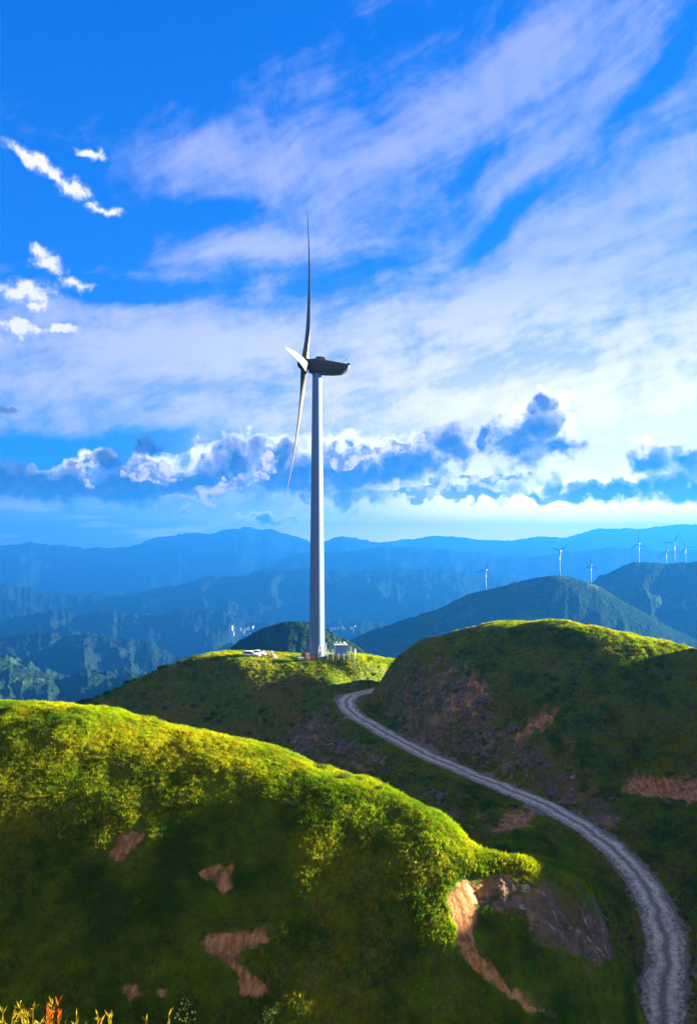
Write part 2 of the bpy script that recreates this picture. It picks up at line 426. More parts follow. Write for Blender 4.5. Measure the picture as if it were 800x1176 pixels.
ROAD = np.array([at(*p) for p in [(520, 790, 214), (470, 789.5, 204), (436, 791.5, 195), (404, 799, 187), (397, 806, 180), (405, 819, 172), (430, 835, 164), (463, 854, 154.5), (500, 872, 145.5), (550, 893, 136), (600, 914, 128),
        (645, 935, 120.5), (682, 957, 114), (712, 983, 108), (735, 1010, 102.5), (752, 1038, 97.5), (762, 1070, 92.5), (765, 1100, 88.8), (763, 1135, 84.8), (757, 1176, 80.5), (748, 1230, 75.5), (735, 1300, 70)]])
def resample(P_, step, ):
    """Catmull-Rom through the points, evenly spaced"""
    P_ = np.vstack([2 * P_[0] - P_[1], P_, 2 * P_[-1] - P_[-2]])
    out = []
    for i in range(1, len(P_) - 2):
        for t in np.linspace(0, 1, 24, endpoint=False):
            a, b, c, d = P_[i - 1:i + 3]
            out.append(0.5 * (2 * b + (c - a) * t + (2 * a - 5 * b + 4 * c - d) * t * t + (3 * b - a - 3 * c + d) * t ** 3))
    out = np.array(out + [P_[-2]])
    s = np.r_[0, np.cumsum(np.linalg.norm(np.diff(out, axis=0), axis=1))]
    n = int(s[-1] / step)
    q = np.linspace(0, s[-1], n)
    return np.stack([np.interp(q, s, out[:, k]) for k in range(3)], 1)
RC = resample(ROAD, 0.5)
RC[:, 2] = np.convolve(np.pad(RC[:, 2], 12, mode='edge'), np.ones(25) / 25, 'valid')
def road_dist(X, Y):
    sh = X.shape
    x, y = X.ravel(), Y.ravel()
    best = np.full(x.shape, 1e9); zz = np.zeros(x.shape)
    m = (x > -10) & (x < 60) & (y > 60) & (y < 225)
    xs, ys = x[m], y[m]
    b = np.full(xs.shape, 1e9); z = np.zeros(xs.shape)
    Q = RC[::4]
    for p, r in zip(Q, Q[1:]):
        s = r - p
        t = np.clip(((xs - p[0]) * s[0] + (ys - p[1]) * s[1]) / (s[0] ** 2 + s[1] ** 2), 0, 1)
        d = (xs - p[0] - t * s[0]) ** 2 + (ys - p[1] - t * s[1]) ** 2
        k = d < b
        b[k] = d[k]; z[k] = p[2] + t[k] * s[2]
    # smooth the height along the road
    best[m] = np.sqrt(b); zz[m] = z
    return best.reshape(sh), zz.reshape(sh)

def poly_mask(px, py, Y, poly, soft=6.0):
    """soft inside test of projected points against an outline given in photo pixels"""
    inside = np.zeros(px.shape, bool)
    dmin = np.full(px.shape, 1e9)
    n = len(poly)
    for i in range(n):
        x1, y1 = poly[i]; x2, y2 = poly[(i + 1) % n]
        c = ((y1 > py) != (y2 > py)) & (px < (x2 - x1) * (py - y1) / (y2 - y1 + 1e-9) + x1)
        inside ^= c
        t = np.clip(((px - x1) * (x2 - x1) + (py - y1) * (y2 - y1)) / ((x2 - x1) ** 2 + (y2 - y1) ** 2), 0, 1)
        dmin = np.minimum(dmin, np.hypot(px - x1 - t * (x2 - x1), py - y1 - t * (y2 - y1)))
    return sstep(-soft, soft, np.where(inside, dmin, -dmin))

# bare soil (outline, distance range) and rock; each lies where it was traced, on its own landform
SOIL = [([(228, 1072), (262, 1058), (300, 1062), (315, 1074), (292, 1085), (272, 1090), (290, 1112), (308, 1125), (300, 1146), (276, 1140), (272, 1112), (262, 1092), (240, 1086)], 44, 60),
        ([(222, 990), (262, 985), (268, 1008), (275, 1022), (250, 1028), (238, 1012)], 44, 66),
        ([(128, 955), (160, 945), (172, 960), (140, 985), (124, 980)], 44, 70), ([(140, 1126), (160, 1120), (168, 1140), (146, 1145)], 44, 60), ([(178, 1122), (192, 1124), (190, 1140), (176, 1136)], 44, 60),
        ([(508, 1030), (530, 1014), (560, 1004), (606, 1003), (600, 1012), (565, 1024), (545, 1040), (548, 1075), (566, 1108), (600, 1140), (640, 1168), (610, 1162), (560, 1132), (528, 1092)], 49, 70),
        ([(712, 905), (735, 886), (800, 888), (830, 900), (830, 925), (760, 918), (735, 915)], 100, 140),
        ([(560, 955), (585, 930), (612, 925), (622, 936), (600, 952), (575, 960)], 100, 126),
        ([(590, 850), (618, 818), (648, 806), (640, 822), (610, 845), (598, 858)], 120, 165),
        ([(505, 800), (560, 778), (566, 800), (545, 830), (520, 835)], 130, 175)]
ROCK = [([(440, 800), (470, 765), (520, 762), (560, 775), (570, 830), (600, 850), (640, 880), (690, 915), (720, 945), (700, 960), (620, 905), (520, 862), (470, 845)], 110, 185),
        ([(310, 850), (360, 812), (385, 822), (400, 845), (440, 870), (460, 895), (400, 890), (350, 875)], 120, 182),
        ([(548, 1022), (590, 1010), (665, 1024), (702, 1050), (708, 1100), (670, 1110), (620, 1078), (575, 1045)], 54, 70),
        ([(470, 900), (540, 935), (560, 960), (530, 950), (480, 915)], 100, 140)]

def masks(X, Y, Z):
    px = CX + F * X / Y; py = HZ - F * Z / Y
    nx = 9 * fbm(X * 0.9, Y * 0.9, 3, 91) ; ny = 9 * fbm(X * 0.9 + 40, Y * 0.9, 3, 92)
    soil = np.zeros(X.shape); rock = np.zeros(X.shape)
    for poly, a, b in SOIL:
        soil = np.maximum(soil, poly_mask(px + nx, py + ny, Y, poly, 11) * (Y > a) * (Y < b))
    for poly, a, b in ROCK:
        near = b < 75
        rock = np.maximum(rock, poly_mask(px + 2.5 * nx, py + 2.5 * ny, Y, poly, 18) * (Y > a) * (Y < b) * (1.6 if near else 1.0))
    return soil, rock

def height(X, Y, detail=True):
    a, c, b = tA(X, Y), tC(X, Y), tB(X, Y)
    # keep each landform to its own ground
    a = a - 0.03 * np.maximum(Y - 105, 0) ** 1.6 - 0.8 * np.maximum(X - 26, 0) - 0.05 * np.maximum(-X - 110, 0) ** 1.5
    c = c - 0.010 * np.maximum(Y - 235, 0) ** 1.7 - 1.0 * np.maximum(-X - 25, 0)
    b = b - 0.6 * np.maximum(145 - Y, 0) - 0.010 * np.maximum(Y - 290, 0) ** 1.7 - 0.02 * np.maximum(np.abs(X) - 90, 0) ** 1.6
    z = smax(smax(a, c, 2.5), b, 2.0)
    z = np.maximum(z, -420 - 0 * X)
    z = smax(z, knoll(X, np.maximum(Y, 0.01)) , 1.0)
    z = np.maximum(z, -60 - 0.9 * np.maximum(np.hypot(X, Y) - 200, 0))
    soil, rock = masks(X, np.maximum(Y, 1.0), z)
    far = sstep(6, 30, np.hypot(X, Y))
    if detail:
        pad = sstep(0, 1, (1 - ((X + 12) / 32) ** 2 - ((Y - 203) / 14) ** 2) * 3)
        d = 0.7 * fbm(X / 14, Y / 14, 3, 1) * (1 - 0.8 * pad) + np.where(Y < 85, 0.15, 0.24) * fbm(X / 3.2, Y / 3.2, 3, 2) * (1 - 0.5 * pad) + np.where(Y < 85, 0.06, 0.12) * fbm(X / 1.2, Y / 1.2, 3, 3)
        # gullies and broken faces where the rock is bare
        r = rock * np.where(Y < 85, 0.22, 1.0) * (1.9 * ridged(X / 5.0 + 0.3 * Y / 5, Y / 7.0, 4, 8) + 0.6 * ridged(X / 1.3, Y / 1.3, 3, 9))
        s_ = soil * (-0.25 + 0.30 * ridged(X / 1.6 + Y / 6, Y / 5.0, 3, 12))
        z = z + far * (d + r + s_) + (1 - far) * 0.06 * fbm(X / 0.5, Y / 0.5, 3, 4)
    rd, rz = road_dist(X, Y)
    edge = 0.35 * fbm(X / 1.5, Y / 1.5, 2, 33)
    w = 1 - sstep(2.5, 6.0, rd + edge)
    z = z * (1 - w) + (rz - 0.06) * w
    return z, soil, rock, rd

cols = np.concatenate([np.arange(-700, -24, 14.0), np.arange(-20, 821, 1.25), np.arange(830, 1520, 14.0)])
rows = np.concatenate([np.geomspace(1.0, 42, 70, endpoint=False), np.geomspace(42, 240, 560, endpoint=False), np.geomspace(240, 760, 60)])
U, YY = np.meshgrid((cols - CX) / F, rows)
XX = U * YY
ZZ, SOILM, ROCKM, RD = height(XX, YY)

# ------------------------------------------------------------------ materials
def mat(name):
    m = bpy.data.materials.new(name)
    m.use_nodes = True
    m.node_tree.nodes.clear()
    return m, NT(m.node_tree)

def finish(m, g, shader, vol=None):
    o = g.n('ShaderNodeOutputMaterial')
    if shader: g.t.links.new(shader, o.inputs['Surface'])
    if vol: g.t.links.new(vol, o.inputs['Volume'])
    return m

def simple(name, col, rough=0.6, metal=0.0, var=0.15, scale=2.0, spec=0.5, bump=0.0):
    m, g = mat(name)
    tc = g.n('ShaderNodeTexCoord').outputs['Object']
    nz = g.noise(tc, scale, 5, 0.6)
    c = g.mix(g.ramp(nz, 0.3, 0.7), tuple(q * (1 - var) for q in col), tuple(min(1, q * (1 + var)) for q in col))
    ins = {'Base Color': c, 'Roughness': rough, 'Metallic': metal, 'Specular IOR Level': spec}
    if bump:
        ins['Normal'] = g.n('ShaderNodeBump', {'Strength': bump, 'Distance': 0.02, 'Height': g.noise(tc, scale * 6, 4, 0.6)}).outputs[0]
    b = g.n('ShaderNodeBsdfPrincipled', ins)
    return finish(m, g, b.outputs[0])

def ground_mat():
    m, g = mat('hill_ground')
    tc = g.n('ShaderNodeTexCoord').outputs['Object']
    soil = g.n('ShaderNodeAttribute', attribute_name='soil').outputs['Fac']
    rock = g.n('ShaderNodeAttribute', attribute_name='rock').outputs['Fac']
    verge = g.n('ShaderNodeAttribute', attribute_name='verge').outputs['Fac']
    n1 = g.noise(tc, 0.12, 4, 0.6)
    n2 = g.noise(tc, 0.9, 5, 0.65)
    n3 = g.noise(tc, 5.0, 4, 0.6)
    c = g.mix(g.ramp(n2, 0.35, 0.65), (0.034, 0.060, 0.006), (0.080, 0.115, 0.010))
    c = g.mix(g.ramp(n1, 0.45, 0.62), c, (0.10, 0.085, 0.018))
    c = g.mix(g.ramp(n3, 0.55, 0.75), c, (0.022, 0.030, 0.008))
    st0 = g.noise(g.n('ShaderNodeMapping', {'Vector': tc, 'Scale': (1.6, 0.5, 0.5)}).outputs[0], 1.4, 5, 0.7)
    sc = g.mix(g.ramp(st0, 0.38, 0.62), (0.22, 0.08, 0.028), (0.44, 0.21, 0.085))
    sc = g.mix(g.ramp(n2, 0.48, 0.66), sc, (0.14, 0.075, 0.035))
    vor = g.n('ShaderNodeTexVoronoi', {'Vector': g.n('ShaderNodeMapping', {'Vector': tc, 'Scale': (0.8, 0.5, 1.2)}).outputs[0], 'Scale': 1.0, 'Detail': 3.0}, feature='F1')
    st = g.noise(g.n('ShaderNodeMapping', {'Vector': tc, 'Rotation': (0, 0.5, 0.35), 'Scale': (0.30, 1.9, 0.9)}).outputs[0], 1.3, 5, 0.65)
    rc = g.mix(g.ramp(n2, 0.36, 0.62), (0.060, 0.044, 0.036), (0.125, 0.088, 0.070))
    rc = g.mix(g.ramp(st, 0.56, 0.66), rc, (0.30, 0.24, 0.20))
    rc = g.mix(g.ramp(g.noise(tc, 0.22, 4, 0.6), 0.52, 0.64), rc, (0.22, 0.13, 0.085))
    rm = g.math('MULTIPLY', rock, g.ramp(g.math('ADD', g.noise(tc, 0.45, 5, 0.65), g.math('MULTIPLY', rock, 0.12)), 0.53, 0.63))
    sm = g.ramp(g.math('ADD', soil, g.math('MULTIPLY', g.math('SUBTRACT', n2, 0.5), 2.2)), 0.40, 0.70)
    sm = g.math('MULTIPLY', sm, g.ramp(soil, 0.02, 0.2))
    c = g.mix(sm, c, sc)
    c = g.mix(rm, c, rc)
    vm_ = g.ramp(g.math('ADD', verge, g.math('MULTIPLY', g.math('SUBTRACT', n2, 0.5), 1.4)), 0.45, 0.75)
    c = g.mix(vm_, c, (0.17, 0.14, 0.11))
    h = g.math('ADD', g.math('MULTIPLY', n2, 0.6), g.math('MULTIPLY', n3, 0.3))
    h = g.math('ADD', h, g.math('MULTIPLY', g.math('MULTIPLY', vor.outputs['Distance'], rock), -1.2))
    bp = g.n('ShaderNodeBump', {'Strength': 0.8, 'Distance': 0.35, 'Height': h}).outputs[0]
    b = g.n('ShaderNodeBsdfPrincipled', {'Base Color': c, 'Roughness': 0.95, 'Specular IOR Level': 0.1, 'Normal': bp})
    return finish(m, g, b.outputs[0])

def road_mat():
    m, g = mat('gravel')
    uv = g.n('ShaderNodeUVMap', uv_map='UVMap').outputs[0]
    sx = g.n('ShaderNodeSeparateXYZ', {0: uv}).outputs[0]
    tc = g.n('ShaderNodeTexCoord').outputs['Object']
    n1 = g.noise(tc, 0.5, 4, 0.6)
    n2 = g.noise(tc, 2.2, 7, 0.72)
    w = g.math('ADD', sx, g.math('MULTIPLY', g.math('SUBTRACT', n1, 0.5), 0.18))
    d1 = g.math('ABSOLUTE', g.math('SUBTRACT', w, 0.27))
    d2 = g.math('ABSOLUTE', g.math('SUBTRACT', w, 0.71))
    rut = g.math('MULTIPLY', g.ramp(g.math('MINIMUM', d1, d2), 0.17, 0.03), g.ramp(n1, 0.30, 0.55, 0.2, 0.7))
    c = g.mix(g.ramp(n2, 0.40, 0.60), (0.12, 0.145, 0.125), (0.38, 0.34, 0.30))
    c = g.mix(rut, c, g.mix(g.ramp(n2, 0.3, 0.7), (0.42, 0.37, 0.31), (0.72, 0.64, 0.54)))
    ctr = g.ramp(g.math('ABSOLUTE', g.math('SUBTRACT', w, 0.49)), 0.11, 0.02)
    c = g.mix(g.math('MULTIPLY', ctr, g.ramp(n2, 0.42, 0.60)), c, (0.13, 0.11, 0.07))
    c = g.mix(g.ramp(g.noise(tc, 0.12, 3, 0.5), 0.60, 0.72, 0, 0.75), c, (0.38, 0.27, 0.19))
    bp = g.n('ShaderNodeBump', {'Strength': 0.5, 'Distance': 0.05, 'Height': n2}).outputs[0]
    b = g.n('ShaderNodeBsdfPrincipled', {'Base Color': c, 'Roughness': 0.95, 'Specular IOR Level': 0.1, 'Normal': bp})
    return finish(m, g, b.outputs[0])

def forest_mat(name, c1, c2, c3, s=0.02, strip=None):
    m, g = mat(name)
    tc = g.n('ShaderNodeTexCoord').outputs['Object']
    n1 = g.noise(tc, s, 5, 0.62)
    n2 = g.noise(tc, s * 8, 4, 0.6)
    c = g.mix(g.ramp(n2, 0.35, 0.65), c1, c2)
    c = g.mix(g.ramp(n1, 0.54, 0.66), c, c3)
    h = g.math('ADD', n1, g.math('MULTIPLY', n2, 0.35))
    bp = g.n('ShaderNodeBump', {'Strength': 1.0, 'Distance': 0.25 / s, 'Height': h}).outputs[0]
    b = g.n('ShaderNodeBsdfDiffuse', {'Color': c, 'Normal': bp})
    return finish(m, g, b.outputs[0])

def leaf_mat(name, cols, nscale=0.25, trans=0.45, rnd=True):
    """leaves and grass: colour varies over the hill and from clump to clump, light passes through"""
    m, g = mat(name)
    oi = g.n('ShaderNodeObjectInfo')
    geo = g.n('ShaderNodeNewGeometry')
    loc = oi.outputs['Location']
    n1 = g.noise(loc, nscale, 4, 0.65)
    n2 = g.noise(g.vm('ADD', loc, (31, 7, 3)), nscale * 0.35, 3, 0.6)
    r = oi.outputs['Random']
    c = g.mix(g.ramp(n1, 0.38, 0.62), cols[0], cols[1])
    c = g.mix(g.ramp(g.math('ADD', n2, g.math('MULTIPLY', g.math('SUBTRACT', r, 0.5), 0.22)), 0.50, 0.62), c, cols[2])
    c = g.mix(g.ramp(r, 0.88, 0.96), c, cols[3])
    n3 = g.noise(loc, nscale * 5.0, 2, 0.6)
    c = g.mix(g.ramp(n3, 0.56, 0.40, 0.0, 0.25), c, tuple(q * 0.42 for q in cols[0]))
    d = g.n('ShaderNodeBsdfDiffuse', {'Color': c})
    t = g.n('ShaderNodeBsdfTranslucent', {'Color': g.mix(1.0, c, (1.25, 1.15, 0.6), 'MULTIPLY')})
    s = g.n('ShaderNodeMixShader', {0: trans, 1: d.outputs[0], 2: t.outputs[0]})
    return finish(m, g, s.outputs[0])

M = {}
M['ground'] = ground_mat()
M['road'] = road_mat()
M['grass'] = leaf_mat('grass_blades', [(0.060, 0.145, 0.003), (0.20, 0.31, 0.004), (0.31, 0.31, 0.005), (0.20, 0.11, 0.010)])
M['leaf'] = leaf_mat('shrub_leaves', [(0.030, 0.055, 0.010), (0.050, 0.085, 0.014), (0.06, 0.07, 0.014), (0.08, 0.09, 0.02)], trans=0.25)
M['bark'] = simple('bark', (0.10, 0.07, 0.045), 0.9, var=0.3, scale=8, bump=0.5)
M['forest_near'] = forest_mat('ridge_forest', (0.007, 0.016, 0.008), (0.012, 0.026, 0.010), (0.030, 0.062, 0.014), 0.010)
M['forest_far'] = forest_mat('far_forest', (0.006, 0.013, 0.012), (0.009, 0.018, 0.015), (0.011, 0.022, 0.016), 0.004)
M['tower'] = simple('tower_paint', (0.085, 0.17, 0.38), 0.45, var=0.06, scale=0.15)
M['blade'] = simple('blade_paint', (0.055, 0.05, 0.042), 0.5, var=0.08, scale=0.2)
M['nacelle'] = simple('nacelle_paint', (0.022, 0.024, 0.03), 0.6, var=0.1, scale=0.5)
M['metal'] = simple('galvanised_steel', (0.45, 0.46, 0.48), 0.4, metal=0.6)
M['concrete'] = simple('concrete', (0.38, 0.36, 0.33), 0.9, var=0.2, scale=3, bump=0.3)
M['white'] = simple('white_car_paint', (0.78, 0.78, 0.80), 0.25, var=0.04)
M['glass'] = simple('dark_glass', (0.02, 0.025, 0.03), 0.08)
M['rubber'] = simple('tyre_rubber', (0.02, 0.02, 0.02), 0.9)
M['red'] = simple('red_nylon', (0.55, 0.06, 0.035), 0.7)
M['rust'] = simple('rusty_brown_wood', (0.22, 0.07, 0.035), 0.8, var=0.3)
M['cabin'] = simple('pale_blue_cabin_paint', (0.12, 0.26, 0.66), 0.5)
M['offwhite'] = simple('off_white_paint', (0.70, 0.70, 0.68), 0.6)
M['roofing'] = simple('grey_roofing', (0.22, 0.22, 0.23), 0.8)
M['skin'] = simple('skin', (0.45, 0.28, 0.20), 0.6)
M['cloth_white'] = simple('white_cotton', (0.75, 0.75, 0.75), 0.9)
M['cloth_dark'] = simple('dark_trousers', (0.03, 0.035, 0.05), 0.9)
M['hair'] = simple('black_hair', (0.015, 0.012, 0.01), 0.6)
M['stone'] = simple('grey_stone', (0.085, 0.072, 0.068), 0.9, var=0.5, scale=0.9, bump=0.6)
M['seed'] = leaf_mat('seed_heads', [(0.32, 0.06, 0.012), (0.34, 0.07, 0.012), (0.32, 0.08, 0.015), (0.32, 0.07, 0.012)], trans=0.5)
M['straw'] = leaf_mat('straw_grass', [(0.20, 0.17, 0.015), (0.24, 0.19, 0.015), (0.25, 0.15, 0.015), (0.28, 0.22, 0.04)], trans=0.5)

# ------------------------------------------------------------------ ground sheet and road
ground = link_mesh('ground', np.stack([XX, YY, ZZ], -1).reshape(-1, 3), grid_faces(*XX.shape), M['ground'])
tag(ground, kind='structure')
set_attr(ground, 'soil', SOILM.ravel())
set_attr(ground, 'rock', ROCKM.ravel())
set_attr(ground, 'verge', (sstep(4.4, 2.4, RD)).ravel())

# hilltop behind and beside the camera
hx, hy = np.meshgrid(np.linspace(-40, 40, 90), np.linspace(-40, 1.02, 50))
hz_ = knoll(hx, hy) + 0.06 * fbm(hx / 0.5, hy / 0.5, 3, 4)
hz_ = np.where(hy > -1e9, hz_, hz_)
hilltop = link_mesh('hilltop_ground', np.stack([hx, hy, hz_ - 0.01 - 0.05 * (hy > 0)], -1).reshape(-1, 3), grid_faces(*hx.shape), M['ground'])
tag(hilltop, kind='structure')

def road_mesh():
    N = 14
    t = np.gradient(RC[:, :2], axis=0); t /= np.linalg.norm(t, axis=1)[:, None]
    nrm = np.stack([t[:, 1], -t[:, 0]], 1)
    s = np.arange(len(RC)) * 0.5
    V, uv = [], []
    for i in range(len(RC)):
        wl = 1.95 + 0.75 * fbm(s[i] / 2.5, 0.0, 3, 61) + 0.15 * fbm(s[i] / 0.9, 4.0, 2, 62)
        wr = 1.95 + 0.75 * fbm(s[i] / 2.5, 9.0, 3, 63) + 0.15 * fbm(s[i] / 0.9, 7.0, 2, 64)
        for k in range(N):
            f = k / (N - 1)
            off = -wl + f * (wl + wr)
            x, y = RC[i, 0] + nrm[i, 0] * off, RC[i, 1] + nrm[i, 1] * off
            rut = -0.03 * (math.exp(-((f - 0.27) / 0.08) ** 2) + math.exp(-((f - 0.71) / 0.08) ** 2))
            edge = -0.10 if k in (0, N - 1) else 0.0
            V.append((x, y, RC[i, 2] + 0.10 + rut + edge + 0.03 * fbm(x * .7, y * .7, 2, 70)))
            uv.append((f, s[i] / 5))
    o = link_mesh('gravel_road', V, grid_faces(len(RC), N), M['road'])
    l = o.data.uv_layers.new(name='UVMap')
    li = np.empty(len(o.data.loops), np.int32); o.data.loops.foreach_get('vertex_index', li)
    l.data.foreach_set('uv', np.array(uv, np.float32)[li].ravel())
    return tag(o, kind='structure')
road_mesh()

# ------------------------------------------------------------------ far hills, nearest last; each one a ridge with real depth
def range_mesh(name, pts, D, W, base, amp, sc, m, seed, jag=1.0, slope_x=0.0, back=0.7):
    pts = sorted(pts)
    px = np.arange(-420, 1221, 1.6)
    xs = np.array([p[0] for p in pts], float); ys = np.array([p[1] for p in pts], float)
    py = np.interp(px, xs, ys)
    k = np.exp(-np.linspace(-2.6, 2.6, 9) ** 2); k /= k.sum()
    py = np.convolve(np.pad(py, 4, mode='edge'), k, 'valid')
    py = py + jag * (2.2 * fbm(px / 19.0, 0 * px, 5, seed, 0.6) + 0.8 * fbm(px / 4.0, 0 * px, 3, seed + 5, 0.6))
    nt_ = 64
    t = np.linspace(-back, 1, nt_)
    Dc = D * (1 + slope_x * (px - 400) / 400)
    T, DC = np.meshgrid(t, Dc, indexing='ij')
    PX = np.broadcast_to(px, T.shape)
    zc = (HZ - py) / F * Dc
    ZC = np.broadcast_to(zc, T.shape)
    BX = (PX - CX) / F * DC
    Y = DC - W * T
    ta = np.abs(T)
    prof = 1 - (ta * 0.75 + 0.25 * sstep(0, 1, ta))
    Z = base + (ZC - base) * prof
    w1 = 0.9 * fbm(BX / sc * 0.6, Y / sc * 0.6, 3, seed + 60); w2 = 0.9 * fbm(BX / sc * 0.6 + 9, Y / sc * 0.6, 3, seed + 61)
    r = ridged(BX / sc + w1 + 0.5 * T, Y / (sc * 1.25) + w2 + seed, 5, seed + 20, 0.55)
    r2 = ridged(BX / (sc * 0.28), Y / (sc * 0.5), 3, seed + 40, 0.5)
    env = sstep(0.0, 0.25, ta) * 1.0
    Z = Z + amp * env * (r - 0.55) + 0.16 * amp * sstep(0.0, 0.12, ta) * (r2 - 0.8)
    X = (PX - CX) / F * Y
    # never above the crest line in front of it
    lim = ZC / DC * Y
    Z = np.where((T > 0.01), np.minimum(Z, lim - 0.0006 * Y * sstep(0, 0.1, ta) - 0.004 * Y * ta), Z)
    o = link_mesh(name, np.stack([X, Y, Z], -1).reshape(-1, 3), grid_faces(*T.shape)[:, ::-1], m)
    RANGES.append((name, D, px, X, Y, Z))
    return tag(o, kind='structure')
RANGES = []

vf = link_mesh('valley_floor', [(-25000, -2500, -690), (25000, -2500, -690), (25000, 18500, -690), (-25000, 18500, -690)], [(0, 1, 2, 3)], M['forest_far'], smooth=False)
tag(vf, kind='structure')
FF, FN = M['forest_far'], M['forest_near']
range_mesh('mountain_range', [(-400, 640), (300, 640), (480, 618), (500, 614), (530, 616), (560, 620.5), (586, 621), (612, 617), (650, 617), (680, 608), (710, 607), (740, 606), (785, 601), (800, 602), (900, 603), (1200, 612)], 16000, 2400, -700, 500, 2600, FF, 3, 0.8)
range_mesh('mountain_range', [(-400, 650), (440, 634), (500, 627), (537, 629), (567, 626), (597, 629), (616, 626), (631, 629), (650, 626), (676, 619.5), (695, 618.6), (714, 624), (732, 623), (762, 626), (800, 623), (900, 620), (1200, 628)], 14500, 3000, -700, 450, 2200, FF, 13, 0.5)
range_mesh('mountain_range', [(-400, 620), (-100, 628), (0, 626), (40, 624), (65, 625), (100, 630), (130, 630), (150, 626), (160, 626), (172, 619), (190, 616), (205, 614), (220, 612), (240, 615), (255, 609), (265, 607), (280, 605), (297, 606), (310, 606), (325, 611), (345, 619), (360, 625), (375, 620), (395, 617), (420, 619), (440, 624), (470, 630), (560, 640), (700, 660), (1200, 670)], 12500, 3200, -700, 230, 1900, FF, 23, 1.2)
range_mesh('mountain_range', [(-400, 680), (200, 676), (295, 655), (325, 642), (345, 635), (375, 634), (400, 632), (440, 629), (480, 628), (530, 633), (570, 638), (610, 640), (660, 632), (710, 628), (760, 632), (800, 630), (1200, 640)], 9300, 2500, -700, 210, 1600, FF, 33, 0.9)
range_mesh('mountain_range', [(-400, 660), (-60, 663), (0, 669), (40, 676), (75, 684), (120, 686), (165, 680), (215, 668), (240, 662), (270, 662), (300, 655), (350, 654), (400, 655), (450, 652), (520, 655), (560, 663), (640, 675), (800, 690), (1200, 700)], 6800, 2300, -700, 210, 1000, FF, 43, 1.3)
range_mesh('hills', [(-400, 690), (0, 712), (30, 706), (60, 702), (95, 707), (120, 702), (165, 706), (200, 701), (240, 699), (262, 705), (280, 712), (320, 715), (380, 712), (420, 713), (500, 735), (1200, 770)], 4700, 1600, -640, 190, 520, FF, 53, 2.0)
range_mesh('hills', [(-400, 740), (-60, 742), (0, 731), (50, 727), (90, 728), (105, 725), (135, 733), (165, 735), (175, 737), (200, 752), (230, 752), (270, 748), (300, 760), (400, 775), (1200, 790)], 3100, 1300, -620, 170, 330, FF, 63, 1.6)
range_mesh('hills', [(-400, 730), (-100, 745), (0, 758), (10, 761), (30, 765), (55, 773), (70, 781), (85, 775), (100, 772), (115, 775), (130, 780), (150, 774), (180, 786), (220, 800), (300, 830), (1200, 860)], 1900, 800, -420, 80, 170, FN, 73, 1.2)
range_mesh('wooded_ridge', [(-400, 860), (300, 790), (400, 768), (500, 730), (600, 690), (680, 669), (690, 661), (710, 652), (722, 648), (735, 645), (750, 646), (762, 648), (775, 645), (790, 646), (800, 645), (860, 640), (1200, 655)], 2900, 1400, -600, 120, 330, FN, 83, 1.0)
range_mesh('wooded_ridge', [(-400, 900), (200, 820), (330, 770), (380, 746), (400, 736), (430, 722), (470, 710), (500, 700), (520, 690), (540, 682), (560, 677), (580, 672), (592, 667), (610, 665), (625, 662), (641, 661), (655, 662), (670, 667), (690, 674), (715, 690), (760, 715), (800, 735), (1200, 820)], 2150, 1000, -500, 95, 240, FN, 93, 0.6)
range_mesh('wooded_knoll', [(-400, 1000), (150, 840), (230, 772), (258, 748), (275, 735), (300, 722), (325, 714), (345, 713), (355, 714), (375, 722), (400, 735), (420, 748), (460, 770), (560, 830), (1200, 1100)], 900, 420, -330, 30, 90, FN, 103, 0.5)

# ------------------------------------------------------------------ haze: one even box of air
def haze():
    bm = bmesh.new()
    bmesh.ops.create_cube(bm, size=1.0)
    me = bpy.data.meshes.new('haze'); bm.to_mesh(me); bm.free()
    o = bpy.data.objects.new('haze', me); COL.objects.link(o)
    x0, x1, y0, y1, z0, z1 = -26000, 26000, -3000, 18600, -701, 640
    o.scale = (x1 - x0, y1 - y0, z1 - z0)
    o.location = ((x0 + x1) / 2, (y0 + y1) / 2, (z0 + z1) / 2)
    m, g = mat('haze_air')
    v = g.n('ShaderNodeVolumePrincipled', {'Color': HAZE_COL, 'Density': HAZE_DEN, 'Anisotropy': 0.25})
    finish(m, g, None, v.outputs[0])
    m.cycles.homogeneous_volume = True
    me.materials.append(m)
    return tag(o, kind='stuff')
HAZE_COL = (0.010, 0.105, 0.35)
HAZE_DEN = 1.35e-4
scene.cycles.volume_bounces = 2
haze()

